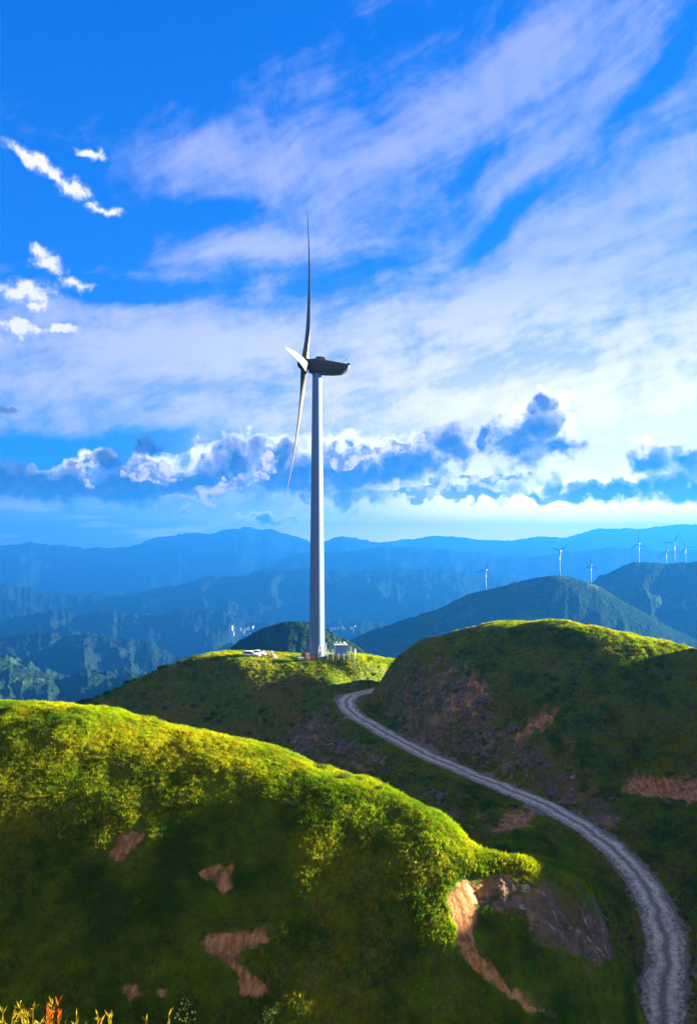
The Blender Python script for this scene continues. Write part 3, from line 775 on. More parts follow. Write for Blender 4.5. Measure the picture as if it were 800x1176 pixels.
# ------------------------------------------------------------------ mesh building kit
class MB:
    def __init__(s): s.bm = bmesh.new()
    def box(s, c, d, rz=0, rx=0, ry=0, bevel=0):
        r = bmesh.ops.create_cube(s.bm, size=1.0)
        M_ = Matrix.Translation(c) @ Matrix.Rotation(rz, 4, 'Z') @ Matrix.Rotation(ry, 4, 'Y') @ Matrix.Rotation(rx, 4, 'X') @ Matrix.Diagonal((*d, 1))
        bmesh.ops.transform(s.bm, matrix=M_, verts=r['verts'])
        if bevel:
            es = list({e for v in r['verts'] for e in v.link_edges})
            bmesh.ops.bevel(s.bm, geom=es, offset=bevel, segments=2, affect='EDGES')
        return s
    def tube(s, pts, rad, n=10, cap=True):
        pts = [Vector(p) for p in pts]
        rad = rad if isinstance(rad, (list, tuple)) else [rad] * len(pts)
        rings = []
        ref = None
        for i, p in enumerate(pts):
            d = (pts[min(i + 1, len(pts) - 1)] - pts[max(i - 1, 0)]).normalized()
            if ref is None:
                ref = d.orthogonal().normalized()
            ref = (ref - d * ref.dot(d)).normalized()
            b = d.cross(ref)
            rings.append([s.bm.verts.new(p + (ref * math.cos(2 * math.pi * k / n) + b * math.sin(2 * math.pi * k / n)) * rad[i]) for k in range(n)])
        s.loft(rings, cap)
        return s
    def loft(s, rings, cap=True):
        n = len(rings[0])
        for a, b in zip(rings, rings[1:]):
            for k in range(n):
                s.bm.faces.new((a[k], a[(k + 1) % n], b[(k + 1) % n], b[k]))
        if cap:
            s.bm.faces.new(rings[0][::-1]); s.bm.faces.new(rings[-1])
    def ringloft(s, rings, cap=True):
        s.loft([[s.bm.verts.new(p) for p in r] for r in rings], cap)
        return s
    def lathe(s, prof, n=24, c=(0, 0, 0)):
        s.ringloft([[(c[0] + r * math.cos(2 * math.pi * k / n), c[1] + r * math.sin(2 * math.pi * k / n), c[2] + z) for k in range(n)] for r, z in prof])
        return s
    def ico(s, c, r, sub=1, sc=(1, 1, 1), jit=0.0, seed=0):
        rr = bmesh.ops.create_icosphere(s.bm, subdivisions=sub, radius=1.0)
        q = random.Random(seed)
        ph = [q.uniform(0, 9) for _ in range(3)]
        for v in rr['verts']:
            k = 1 + jit * mnoise.noise(v.co * 1.6 + Vector(ph)) * 2
            v.co = Vector((v.co.x * r * sc[0] * k + c[0], v.co.y * r * sc[1] * k + c[1], v.co.z * r * sc[2] * k + c[2]))
        return s
    def prism(s, outline, y0, y1, inset=0.0, mid=None):
        """closed outline of (x, z), extruded from y0 to y1"""
        n = len(outline)
        A = [s.bm.verts.new((x, y0, z)) for x, z in outline]; B = [s.bm.verts.new((x, y1, z)) for x, z in outline]
        s.loft([A, B])
        return s
    def build(s, name, m, parent=None, smooth=False, bevel=0, mx=None):
        bmesh.ops.recalc_face_normals(s.bm, faces=s.bm.faces)
        if mx is not None: s.bm.transform(mx)
        me = bpy.data.meshes.new(name); s.bm.to_mesh(me); s.bm.free()
        if m: me.materials.append(m)
        if smooth: me.polygons.foreach_set('use_smooth', [True] * len(me.polygons))
        o = bpy.data.objects.new(name, me); COL.objects.link(o); o.parent = parent
        if bevel:
            b = o.modifiers.new('bevel', 'BEVEL'); b.width = bevel; b.segments = 2; b.limit_method = 'ANGLE'
        return o

def empty(name, loc, rz=0.0, sc=1.0):
    o = bpy.data.objects.new(name, None); COL.objects.link(o)
    o.location = loc; o.rotation_euler = (0, 0, rz); o.scale = (sc, sc, sc); o.empty_display_size = 0.5
    return o

def copy_tree(o, parent=None):
    c = o.copy(); COL.objects.link(c); c.parent = parent
    for ch in [q for q in bpy.data.objects if q.parent == o]:
        copy_tree(ch, c)
    return c

def gz(x, y):
    """height of the built ground at (x, y), read from the ground sheet's own grid"""
    j = np.clip(np.searchsorted(rows, y) - 1, 0, len(rows) - 2)
    cc = CX + F * x / y
    i = int(np.clip(np.searchsorted(cols, cc) - 1, 0, len(cols) - 2))
    fu = (cc - cols[i]) / (cols[i + 1] - cols[i]); fv = (y - rows[j]) / (rows[j + 1] - rows[j])
    return float((ZZ[j, i] * (1 - fu) + ZZ[j, i + 1] * fu) * (1 - fv) + (ZZ[j + 1, i] * (1 - fu) + ZZ[j + 1, i + 1] * fu) * fv)

# ------------------------------------------------------------------ wind turbines
def blade_mesh(L, chord, bend, pitch, nsec=22, n=16, root=0.95):
    """blade along +Z, leading edge +X, upwind -Y"""
    rings = []
    for i in range(nsec):
        t = (i / (nsec - 1)) ** 1.15
        s_ = t * L
        if t < 0.22:
            c = root * 2 + (chord - root * 2) * float(sstep(0.03, 0.20, t)); th = root * 2 + (chord * 0.26 - root * 2) * float(sstep(0.02, 0.20, t))
        else:
            c = chord + (0.55 - chord) * ((t - 0.22) / 0.78) ** 0.85; th = c * (0.26 - 0.12 * t)
        if t > 0.97: c *= 1 - 0.6 * (t - 0.97) / 0.03
        tw = R(pitch + math.copysign(15, pitch) * (1 - t) ** 2)
        af = float(sstep(0.03, 0.18, t))
        ring = []
        for k in range(n):
            a = 2 * math.pi * k / n
            x = math.cos(a) * 0.5
            y = math.sin(a) * 0.5 * (1 - af * 0.55 * (0.5 - x))
            px_ = (x + 0.5 - (0.5 + 0.20 * af)) * c
            py_ = y * th
            ring.append((px_ * math.cos(tw) - py_ * math.sin(tw), px_ * math.sin(tw) + py_ * math.cos(tw) - bend * t * t, s_))
        rings.append(ring)
    return rings

def make_turbine(name, base, hub, tail, axis_yaw, tilt, az0, L, bend, pitch, detail, scale=1.0, loc=(0, 0, 0)):
    """base: tower foot; hub: rotor centre; both in metres relative to loc"""
    root = empty(name, loc)
    b, h = Vector(base), Vector(hub)
    a = Vector((-math.cos(tilt) * math.cos(axis_yaw), -math.cos(tilt) * math.sin(axis_yaw), math.sin(tilt)))
    side = a.cross(Vector((0, 0, 1))).normalized()
    up = side.cross(a).normalized()
    if side.y < 0: side = -side
    k = scale
    # tower: three conical sections with flange rings
    topz = h.z - 2.1 * k
    H = topz - b.z
    n = 40 if detail else 12
    r0, r1 = 2.06 * k, 1.22 * k
    rr = lambda f: r0 + (r1 - r0) * max(f, 0) ** 1.15
    if detail:
        fs = [0, 0.0, 0.24, 0.49, 0.75, 1.0]
        m = MB()
        prof = []
        for i in range(1, 5):
            for q in range(1 if i > 1 else 0, 8 if i < 4 else 9):
                f = fs[i] + (fs[i + 1] - fs[i]) * q / 8
                prof.append((rr(f), b.z + H * f))
            if i < 4:
                f = fs[i + 1]
                prof += [(rr(f) + 0.015, b.z + H * f - 0.05), (rr(f) + 0.015, b.z + H * f + 0.05)]
        m.lathe(prof, n, (b.x, b.y, 0))
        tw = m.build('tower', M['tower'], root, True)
        tw.data.polygons.foreach_set('use_smooth', [len(p.vertices) < 5 for p in tw.data.polygons])
        d = MB(); d.lathe([(3.4, -1.2), (3.4, 0.12), (3.1, 0.28), (2.35, 0.30)], 40, (b.x, b.y, b.z)); d.build('foundation', M['concrete'], root)
        d = MB(); d.box((b.x + 0.9, b.y - 2.02, b.z + 2.7), (0.95, 0.28, 2.1), R(24), bevel=0.04); dd = d.build('door', M['metal'], root)
        d = MB()
        for q in range(6): d.box((b.x + 1.05 + 0.02 * q, b.y - 2.4 - 0.28 * (5 - q) - 0.3, b.z + 0.30 + 0.24 * q), (1.0, 0.30, 0.05), R(24))
        d.tube([(b.x + 0.5, b.y - 2.4, b.z + 2.6), (b.x + 0.55, b.y - 4.1, b.z + 1.3), (b.x + 0.55, b.y - 4.1, b.z + 0.1)], 0.03, 6)
        d.tube([(b.x + 1.5, b.y - 2.3, b.z + 2.6), (b.x + 1.6, b.y - 4.0, b.z + 1.3), (b.x + 1.6, b.y - 4.0, b.z + 0.1)], 0.03, 6)
        d.build('steps', M['metal'], root)
    else:
        MB().lathe([(rr(f), b.z + H * f) for f in (-0.03, 0.33, 0.66, 1.0)], n, (b.x, b.y, 0)).build('tower', M['tower'], root, True)
    # nacelle: lofted sections along the axis (x' = downwind)
    ax = -a
    def Pn(x, y, z): return h + ax * x * k + side * y * k + up * z * k
    m = MB()
    secs = [(1.2, 1.5, 1.25, -2.0), (1.7, 1.75, 1.45, -2.2), (3.2, 1.9, 1.62, -2.35), (5.0, 1.95, 1.72, -2.32), (5.4, 1.95, 1.55, -2.32), (8.0, 1.9, 1.35, -2.15), (10.2, 1.8, 1.15, -1.75), (11.4, 1.7, 1.0, -1.0), (12.0, 1.6, 0.95, -0.1)] if detail else \
           [(1.0, 1.5, 1.3, -1.8), (3.2, 1.9, 1.9, -2.2), (8.5, 1.9, 1.6, -1.9), (12.0, 1.6, 1.2, -0.3)]
    rings = []
    for x, w, zt, zb in secs:
        cz, hh = (zt + zb) / 2, (zt - zb) / 2
        ring = []
        for q in range(20):
            an = 2 * math.pi * q / 20
            cx_, sx_ = math.cos(an), math.sin(an)
            e = 0.42
            ring.append(Pn(x, w * math.copysign(abs(cx_) ** e, cx_), cz + hh * math.copysign(abs(sx_) ** e, sx_)))
        rings.append(ring)
    m.ringloft(rings)
    nac = m.build('nacelle', M['nacelle'], root, True)
    nac.data.polygons.foreach_set('use_smooth', [len(p.vertices) < 5 for p in nac.data.polygons])
    if detail:
        m = MB(); m.tube([Pn(11.7, -1.6, 0.75), Pn(11.7, 1.6, 0.75)], 0.42, 12); m.build('tail_cooler', M['nacelle'], nac)
        m = MB(); m.tube([Pn(3.0, 0, 1.6), Pn(3.2, 0, 2.0), Pn(5.0, 0, 2.05), Pn(5.4, 0, 1.6)], 0.45, 10); m.build('roof_hatch', M['nacelle'], nac)
        m = MB(); m.tube([Pn(9.6, 0.5, 1.1), Pn(11.6, 0.5, 3.2)], 0.05, 6); m.tube([Pn(11.2, 0.5, 1.0), Pn(11.9, 0.5, 3.6)], 0.07, 6); m.tube([Pn(11.3, 0.1, 3.3), Pn(11.7, 0.9, 3.3)], 0.05, 6)
        m.ico(Pn(11.95, 0.5, 3.7), 0.17, 1)
        m.build('wind_sensor_mast', M['nacelle'], nac)
    # tower head ring, hub and blades
    m = MB()
    rings = []
    for x, r in [(1.5, 1.15), (1.1, 1.5), (0.5, 1.62), (-0.6, 1.60), (-1.2, 1.35), (-1.7, 0.85), (-1.95, 0.25)]:
        rings.append([Pn(x, r * math.cos(2 * math.pi * q / 20), r * math.sin(2 * math.pi * q / 20)) for q in range(20)])
    m.ringloft(rings); m.build('hub', M['nacelle'], root, True)
    for q in range(3):
        an = az0 + [0, 2, -2][q] * math.pi / 3
        sp = (up * math.cos(an) + side * math.sin(an)).normalized()
        ch = sp.cross(-a).normalized()
        # local axes: Z span, Y downwind (-a), X chord
        m = MB(); m.ringloft(blade_mesh(L, 3.7 * k if detail else 3.3 * k, bend, pitch, 22 if detail else 8, 16 if detail else 8, 0.95 * k))
        mx = Matrix(((ch.x, -a.x, sp.x, h.x), (ch.y, -a.y, sp.y, h.y), (ch.z, -a.z, sp.z, h.z), (0, 0, 0, 1)))
        bo = m.build('blade', M['blade'], root, True, mx=mx)
    return root

TX, TY = at(363.8, 757, 207)[:2]
TZ = gz(TX, TY)
hubp = (-11.8, 207.0, 51.3 - 1.22)
t = make_turbine('wind_turbine', (0, 0, 0), (hubp[0] - TX, 0, hubp[2] - TZ), None, R(3.7), R(5.05), R(19.65), 51.75, 3.45, -7, True, 1.0, (TX, TY, TZ))
tag(t, 'tall wind turbine on the grassy hilltop pad, the nearest and by far the largest one', 'wind turbine')

SMALL = [  # base px,py ; hub px,py ; distance ; yaw c (side-on share) ; azimuth of first blade ; label
    (557.4, 677.5, 557.2, 654.5, 2230, 60, -15, 'small white wind turbine lowest on the wooded ridge, far left of the distant ones'),
    (642.0, 661.5, 642.5, 632.5, 2150, 55, -50, 'small white wind turbine on the rounded summit of the nearer wooded ridge'),
    (678.0, 669.5, 678.0, 649.0, 2300, 60, 5, 'small wind turbine standing in the dip between the two wooded ridges'),
    (733.0, 650.0, 732.5, 624.5, 2900, 45, 4, 'small wind turbine on the farther ridge, standing alone left of a close group of three'),
    (764.5, 648.0, 764.5, 632.5, 3150, 25, 15, 'faint small wind turbine half hidden behind the ridge, leftmost of the close group of three'),
    (774.0, 648.0, 773.0, 623.0, 2900, 60, -25, 'tallest looking small wind turbine in the middle of the close group of three'),
    (786.5, 648.0, 786.5, 628.3, 3050, 45, 30, 'small wind turbine at the far right end of the ridge near the picture edge')]
for bx, by, hx_, hy_, D, yaw, az, lab in SMALL:
    B = at(bx, by, D); H_ = at(hx_, hy_, D)
    k = (H_[2] - B[2]) / 82.0
    if 'half hidden' in lab: k = 0.95
    t = make_turbine('wind_turbine', (0, 0, -12 if 'half' not in lab else -40), (H_[0] - B[0], 0, H_[2] - B[2]), None, R(yaw), R(4), R(az), 14.0 / F * D, 1.0, 10, False, max(0.9, k), B)
    tag(t, lab, 'wind turbine', 'distant wind turbines along the ridges')

# ------------------------------------------------------------------ things on the pad
def pad(px, Y, dz=0.0):
    x = (px - CX) / F * Y
    return (x, Y, gz(x, Y) + dz)

def make_car(loc, rz, label, sedan=False):
    root = empty('parked_car', loc, rz)
    tag(root, label, 'car', 'white cars parked on the pad')
    # side outline: x forward, z up
    if sedan:
        out = [(-2.3, .45), (-2.32, .85), (-2.2, 1.0), (-1.75, 1.05), (-1.1, 1.42), (-0.2, 1.48), (0.45, 1.40), (1.15, 1.0), (2.05, .88), (2.3, .7), (2.32, .45), (1.9, .3), (-1.95, .3)]
    else:
        out = [(-2.3, .5), (-2.34, 1.0), (-2.25, 1.2), (-2.05, 1.6), (-1.75, 1.72), (-0.3, 1.76), (0.35, 1.65), (1.05, 1.15), (2.05, 1.02), (2.3, .85), (2.34, .5), (1.95, .34), (-1.95, .34)]
    m = MB()
    rings = []
    for y, k, dz in [(-0.92, .86, .0), (-0.90, .97, 0), (-0.5, 1, .02), (0.5, 1, .02), (0.90, .97, 0), (0.92, .86, 0)]:
        rg = []
        for x, z in out:
            yy = y * (0.80 if z > 1.25 else (0.96 if z > 1.0 else 1))
            rg.append((x * (k if abs(y) > .91 else 1), yy, (z - .9) * k + .9 + dz))
        rings.append(rg)
    m.ringloft(rings); m.build('body', M['white'], root)
    m = MB()
    zt = 1.38 if sedan else 1.60; zb = 1.03 if sedan else 1.16
    for s_ in (-1, 1):
        a0, a1, b0, b1 = (-1.55, 0.95, -1.05, 0.42) if sedan else (-2.0, 0.92, -1.8, 0.32)
        v = [m.bm.verts.new(p) for p in [(a0, s_ * .885, zb), (a1, s_ * .885, zb), (b1, s_ * .765, zt), (b0, s_ * .765, zt)]]
        w = [m.bm.verts.new((p.co.x, p.co.y + s_ * .025, p.co.z)) for p in v]
        m.loft([v, w])
    m.build('side_windows', M['glass'], root)
    for xa, xb, za, zb_ in ([(1.12, .47, 1.03, 1.40), (-1.74, -1.13, 1.07, 1.42)] if sedan else [(1.03, .38, 1.18, 1.66), (-2.24, -2.07, 1.22, 1.60)]):
        o_ = .03 if xa > 0 else -.03
        m = MB()
        v = [m.bm.verts.new(p) for p in [(xa + o_, -.72, za), (xa + o_, .72, za), (xb + o_, .62, zb_), (xb + o_, -.62, zb_)]]
        w = [m.bm.verts.new((p.co.x - o_ * 1.2, p.co.y, p.co.z)) for p in v]
        m.loft([v, w])
        m.build('windscreen' if xa > 0 else 'rear_window', M['glass'], root)
    for x in (-1.42, 1.45):
        for s_ in (-1, 1):
            m = MB(); m.tube([(x, s_ * .70, .34), (x, s_ * .93, .34)], .34, 20); wh = m.build('wheel', M['rubber'], root)
            m = MB(); m.tube([(x, s_ * .90, .34), (x, s_ * .945, .34)], .20, 14); m.build('rim', M['metal'], wh)
    for s_ in (-1, 1):
        m = MB(); m.box((2.26, s_ * .66, .78), (.14, .34, .14), bevel=.02); m.build('headlight', M['metal'], root)
        m = MB(); m.box((-2.29, s_ * .70, .90), (.10, .22, .26), bevel=.02); m.build('tail_light', M['red'], root)
    return root

make_car(pad(289, 205.5), R(-14), 'white estate car parked in front, nearest the pad edge', False)
make_car(pad(296.5, 211.5), R(-20), 'white low saloon car parked behind the estate car', True)

def tent(loc, r, h, mt, name, label, cat, rz=0):
    root = empty(name, loc, rz); tag(root, label, cat)
    m = MB()
    rings = []
    for i in range(7):
        t_ = i / 6 * math.pi / 2
        rings.append([(math.cos(t_) * r * (1 + .12 * math.cos(4 * q * math.pi / 12)) * math.cos(2 * math.pi * q / 24) if i < 6 else 0.03 * math.cos(2 * math.pi * q / 24),
                       math.cos(t_) * r * .8 * math.sin(2 * math.pi * q / 24) if i < 6 else 0.03 * math.sin(2 * math.pi * q / 24), h * math.sin(t_)) for q in range(24)])
    m.ringloft(rings); m.build('canopy', mt, root, True)
    m = MB()
    m.prism([(-.45 * r, 0.02), (.45 * r, 0.02), (.3 * r, .55 * h), (0, .7 * h), (-.3 * r, .55 * h)], -r * .84, -r * .60)
    m.build('door_flap', M['offwhite'], root)
    m = MB()
    for s_ in (-1, 1):
        m.tube([(s_ * r * math.cos(q * math.pi / 16) * 1.03, (1 if s_ > 0 else -1) * r * .6 * math.cos(q * math.pi / 16), h * 1.02 * math.sin(q * math.pi / 16)) for q in range(9)], .02, 6)
    m.build('poles', M['metal'], root)
    return root
tent(pad(313.5, 209), 1.15, 1.15, M['red'], 'dome_tent', 'orange red dome tent pitched right of the white cars', 'tent', R(20))

def person(loc, rz, label, top, lean=0.0, arm=(0.35, 0.2)):
    root = empty('person', loc, rz); tag(root, label, 'person')
    V = [(0, 0, .95), (0, 0, 1.18), (0, 0, 1.40), (0, 0, 1.50), (0, .01, 1.60), (0, .02, 1.72),
         (.10, 0, .90), (.12, .03, .50), (.13, -.02, .09), (.13, .13, .04), (-.10, 0, .90), (-.13, -.05, .50), (-.14, -.10, .09), (-.14, .05, .04),
         (.19, 0, 1.41), (.19 + arm[0] * .35, .02, 1.16), (.19 + arm[0] * .3, .16, .93), (-.19, 0, 1.41), (-.19 - arm[1] * .4, 0, 1.15), (-.19 - arm[1] * .4, .10, .90)]
    E_ = [(0, 1), (1, 2), (2, 3), (3, 4), (4, 5), (0, 6), (6, 7), (7, 8), (8, 9), (0, 10), (10, 11), (11, 12), (12, 13), (2, 14), (14, 15), (15, 16), (2, 17), (17, 18), (18, 19)]
    Rr = [.15, .15, .17, .06, .09, .085, .10, .07, .045, .04, .10, .07, .045, .04, .07, .05, .035, .07, .05, .035]
    me = bpy.data.meshes.new('body'); me.from_pydata([(x, y + lean * max(0, z - .95), z) for x, y, z in V], E_, []); me.materials.append(M['skin'])
    o = bpy.data.objects.new('body', me); COL.objects.link(o); o.parent = root
    o.modifiers.new('skin', 'SKIN')
    for i, r in enumerate(Rr): me.skin_vertices[0].data[i].radius = (r, r * .8)
    me.skin_vertices[0].data[0].use_root = True
    o.modifiers.new('sub', 'SUBSURF').levels = 1
    o.modifiers['sub'].render_levels = 2
    m = MB(); m.ringloft([[(w * math.cos(2 * math.pi * q / 16), d * math.sin(2 * math.pi * q / 16) + lean * max(0, z - .95), z) for q in range(16)] for w, d, z in [(.19, .15, .84), (.20, .16, 1.0), (.20, .15, 1.2), (.25, .15, 1.40), (.16, .11, 1.49), (.08, .08, 1.52)]])
    for s_, a_ in ((1, arm[0]), (-1, arm[1])):
        m.tube([(s_ * .18, lean * .4, 1.42), (s_ * (.19 + a_ * .37), .02 + lean * .2, 1.15), (s_ * (.19 + a_ * .33), .14 + lean * .1, .98)], [.085, .065, .055], 10)
    m.build('jacket', top, root, True)
    m = MB()
    for s_, y1, y2 in ((1, .03, -.02), (-1, -.05, -.10)):
        m.tube([(s_ * .09, 0, .98), (s_ * .12, y1, .50), (s_ * .135, y2, .08)], [.125, .092, .07], 12)
    m.build('trousers', M['cloth_dark'], root, True)
    m = MB(); m.ico((0, -.005 + lean * .75, 1.70), .105, 2, (1, 1.05, .85)); m.build('hair', M['hair'], root, True)
    return root
person(pad(312.0, 212.5), R(170), 'standing person in a white top just behind the red dome tent', M['cloth_white'])
person(pad(307.8, 211.5), R(120), 'standing person in a red top between the parked cars and the tent', M['red'], 0.1)

def drum():
    root = empty('cable_reel', pad(350, 210), R(60)); tag(root, 'rusty brown cable reel standing on its edge left of the tower', 'cable reel')
    for s_ in (-1, 1):
        m = MB(); m.tube([(s_ * .45, 0, .85), (s_ * .52, 0, .85)], .85, 28); m.build('flange', M['rust'], root)
    MB().tube([(-.45, 0, .85), (.45, 0, .85)], .45, 20).build('core', M['rust'], root)
    m = MB()
    for i in range(9): m.tube([(-.40 + .1 * i + .0, .62 * math.cos(q * math.pi / 10), .85 + .62 * math.sin(q * math.pi / 10)) for q in range(21)], .05, 6)
    m.build('cable', M['rubber'], root)
drum()
def crate():
    root = empty('site_box', pad(345.5, 203), R(10)); tag(root, 'low white site box with a lid on the grass left of the tower', 'box')
    MB().box((0, 0, .38), (1.5, 1.0, .7), bevel=.03).build('box_body', M['offwhite'], root)
    MB().box((0, 0, .79), (1.58, 1.08, .10), bevel=.03).build('lid', M['offwhite'], root)
    for s_ in (-1, 1): MB().box((s_ * .55, -.52, .05), (.1, .1, .1)).build('foot', M['metal'], root)
    MB().box((0, -.53, .55), (.3, .06, .08), bevel=.02).build('latch', M['metal'], root)
crate()
tent(pad(357.8, 201.5), .95, 1.35, M['red'], 'small_tent', 'small red shelter tent at the foot of the tower', 'tent', R(-60))

def cabin():
    root = empty('transformer_cabin', pad(391, 203), R(8)); tag(root, 'pale blue transformer cabin with white insulators on its roof, right of the tower', 'cabin')
    MB().box((0, 0, .12), (3.6, 2.7, .30)).build('plinth', M['concrete'], root)
    MB().box((0, 0, 1.45), (3.1, 2.2, 2.36), bevel=.03).build('wall', M['cabin'], root)
    MB().box((0, 0, 2.70), (3.4, 2.5, .14), bevel=.02).build('roof', M['offwhite'], root)
    for x in (-.75, .75):
        d = MB(); d.box((x, -1.115, 1.35), (1.1, .06, 1.9), bevel=.01); dd = d.build('door', M['cabin'], root)
        MB().box((x * .55, -1.16, 1.35), (.06, .05, .22)).build('handle', M['metal'], dd)
        m = MB()
        for i in range(5): m.box((x, -1.155, 1.7 + i * .09), (.7, .03, .045), rx=R(25))
        m.build('louvre', M['metal'], dd)
    for x in (-1.1, -.1, 1.0):
        m = MB(); m.lathe([(.10, 0), (.22, .12), (.11, .16), (.21, .30), (.11, .34), (.20, .48), (.08, .52), (.07, .75)], 14, (x, .1, 2.77)); m.build('insulator', M['offwhite'], root)
    m = MB(); m.box((.95, -.5, 3.0), (.9, .7, .45), bevel=.05); m.build('roof_vent', M['offwhite'], root)
cabin()

def fence():
    root = empty('site_fence', pad(391, 199.5)); tag(root, 'thin pale picket fence round the transformer cabin', 'fence')
    c = root.location
    pts = [(-3.4, 0), (3.7, 0), (3.9, 6.0), (-3.4, 6.0), (-3.4, 0)]
    rail = MB()
    for (x0, y0), (x1, y1) in zip(pts, pts[1:]):
        n = max(2, int(math.hypot(x1 - x0, y1 - y0) / 1.2))
        P0 = []
        for i in range(n + 1):
            x, y = x0 + (x1 - x0) * i / n, y0 + (y1 - y0) * i / n
            z = gz(c.x + x, c.y + y) - c.z
            P0.append((x, y, z))
            if i < n:
                MB().tube([(x, y, z - .3), (x, y, z + 1.75)], .055, 8).build('post', M['metal'], root)
        for hgt in (.35, 1.0, 1.6):
            rail.tube([(p[0], p[1], p[2] + hgt) for p in P0], .028, 6)
        for i in range(n * 5):
            f = i / (n * 5); x, y = x0 + (x1 - x0) * f, y0 + (y1 - y0) * f
            z = gz(c.x + x, c.y + y) - c.z
            rail.tube([(x, y, z + .15), (x, y, z + 1.62)], .014, 4)
    rail.build('railing', M['metal'], root)
fence()

def pole():
    root = empty('utility_pole', pad(374.2, 208)); tag(root, 'thin steel pole with a crossarm close beside the tower', 'pole')
    MB().tube([(0, 0, -.3), (0, 0, 3.9)], [.09, .06], 10).build('shaft', M['metal'], root)
    MB().box((.2, 0, 3.3), (1.6, .08, .08)).build('crossarm', M['metal'], root)
    a = pad(374.2, 208, 3.35); b = pad(387.6, 203.2, 3.6)
    m = MB(); m.tube([tuple((a[k] * (1 - f) + b[k] * f) - root.location[k] + (0 if k < 2 else -.5 * math.sin(f * math.pi)) for k in range(3)) for f in [i / 10 for i in range(11)]], .03, 5)
    m.build('cable', M['rubber'], root)
pole()

# ------------------------------------------------------------------ town far below
TOWN_ON = [r for r in RANGES if r[1] == 4700][0]
def town():
    q = random.Random(3)
    zs = [(277, 724, 5000, 15), (392, 722, 5200, 15)]
    proto = []
    for i in range(3):
        hh, ww = [(34, 16), (50, 17), (22, 28)][i]
        r = empty('apartment_block', (0, 0, 0))
        MB().box((0, 0, hh / 2 - 10), (ww, 14, hh + 20)).build('wall', M['offwhite'], r)
        MB().box((0, 0, hh + 1), (ww * .5, 9, 3)).build('roof_house', M['roofing'], r)
        proto.append(r)
    first = [True] * 3
    for k, (cx_, py, D, n) in enumerate(zs):
        for i in range(n):
            j = q.randrange(3)
            o = proto[j] if first[j] else copy_tree(proto[j])
            first[j] = False
            D2 = D + q.uniform(-60, 60)
            qx, qy = cx_ + q.uniform(-13, 13) * (1.2 if k else 1), py + q.uniform(-2.5, 1.5)
            _, _, rp, RX, RY, RZ = TOWN_ON
            ci = int(np.argmin(np.abs(rp - qx))); prj = HZ - F * RZ[:, ci] / RY[:, ci]
            ok = [w for w in range(len(prj)) if RY[w, ci] < 4700 and prj[w] <= qy]
            w = ok[-1] if ok else 30
            w = next((v for v in range(len(prj)) if RY[v, ci] < 4690 and prj[v] >= qy), 40)
            x, y, z = float(RX[w, ci]), float(RY[w, ci]), float(RZ[w, ci])
            o.location = (x, y, z); o.rotation_euler = (0, 0, q.uniform(-.5, .5)); s_ = q.uniform(.28, .55); o.scale = (s_, s_, s_)
            tag(o, 'tiny pale tower block in the far town left of the dark knoll' if k == 0 else 'tiny pale tower block in the far town seen right of the tower',
                'building', 'blocks of the far town left of the knoll' if k == 0 else 'blocks of the far town right of the tower')
town()

# ------------------------------------------------------------------ vegetation
def leafball(name, r, n, size, seed, flat=0.8, spiky=0.0):
    """many small leaf faces through the volume of an uneven crown"""
    q = random.Random(seed)
    lobes = [(Vector((q.uniform(-.5, .5) * r, q.uniform(-.5, .5) * r, q.uniform(.25, .75) * r * flat)), q.uniform(.40, .62) * r) for _ in range(6)]
    V, Fc = [], []
    for i in range(n):
        c, lr = q.choice(lobes)
        d = Vector((q.gauss(0, 1), q.gauss(0, 1), q.gauss(0, 1))).normalized()
        p = c + d * lr * q.uniform(.35, 1.08) ** .6
        if p.z < 0.02 * r: p.z = q.uniform(0.02, .2) * r
        s_ = size * q.uniform(.6, 1.3)
        a = Vector((q.gauss(0, 1), q.gauss(0, 1), q.gauss(0, .7))).normalized()
        b = a.cross(Vector((q.gauss(0, 1), q.gauss(0, 1), q.gauss(0, 1)))).normalized()
        k = len(V)
        V += [p - a * s_, p - b * s_ * .45, p + a * s_, p + b * s_ * .45]
        Fc.append((k, k + 1, k + 2, k + 3))
    me = bpy.data.meshes.new(name); me.from_pydata([tuple(v) for v in V], [], Fc); me.materials.append(M['leaf'])
    return me

def stems(name, r, seed):
    q = random.Random(seed); m = MB()
    for i in range(6):
        a = q.uniform(0, 6.28)
        m.tube([(0, 0, -.1 * r), (math.cos(a) * .12 * r, math.sin(a) * .12 * r, .3 * r), (math.cos(a) * .45 * r, math.sin(a) * .45 * r, .75 * r)], [.06 * r, .04 * r, .015 * r], 5)
    bmesh.ops.recalc_face_normals(m.bm, faces=m.bm.faces)
    me = bpy.data.meshes.new(name); m.bm.to_mesh(me); m.bm.free(); me.materials.append(M['bark'])
    return me

shrub_leaf = [leafball('foliage', 1.0, 620, .085, 40 + i, .85) for i in range(4)]
shrub_stem = [stems('stem', 1.0, 80 + i) for i in range(4)]
def shrub(loc, r, i, label=None, group=None, rz=0, squash=1.0, parts=True):
    o = empty('shrub', loc, rz); o.scale = (r, r, r * squash)
    f = bpy.data.objects.new('foliage', shrub_leaf[i % 4]); COL.objects.link(f); f.parent = o
    if parts:
        s_ = bpy.data.objects.new('stem', shrub_stem[i % 4]); COL.objects.link(s_); s_.parent = o
    tag(o, label, 'shrub', group)
    return o

def hit(px, py, y0, y1):
    """where the line of sight through a photo pixel meets the ground between two distances"""
    prev = None
    for y in np.arange(y0, y1, 0.25):
        x = (px - CX) / F * y
        d = gz(x, y) - (HZ - py) / F * y
        if d >= 0:
            return (x, float(y), gz(x, y))
    return None

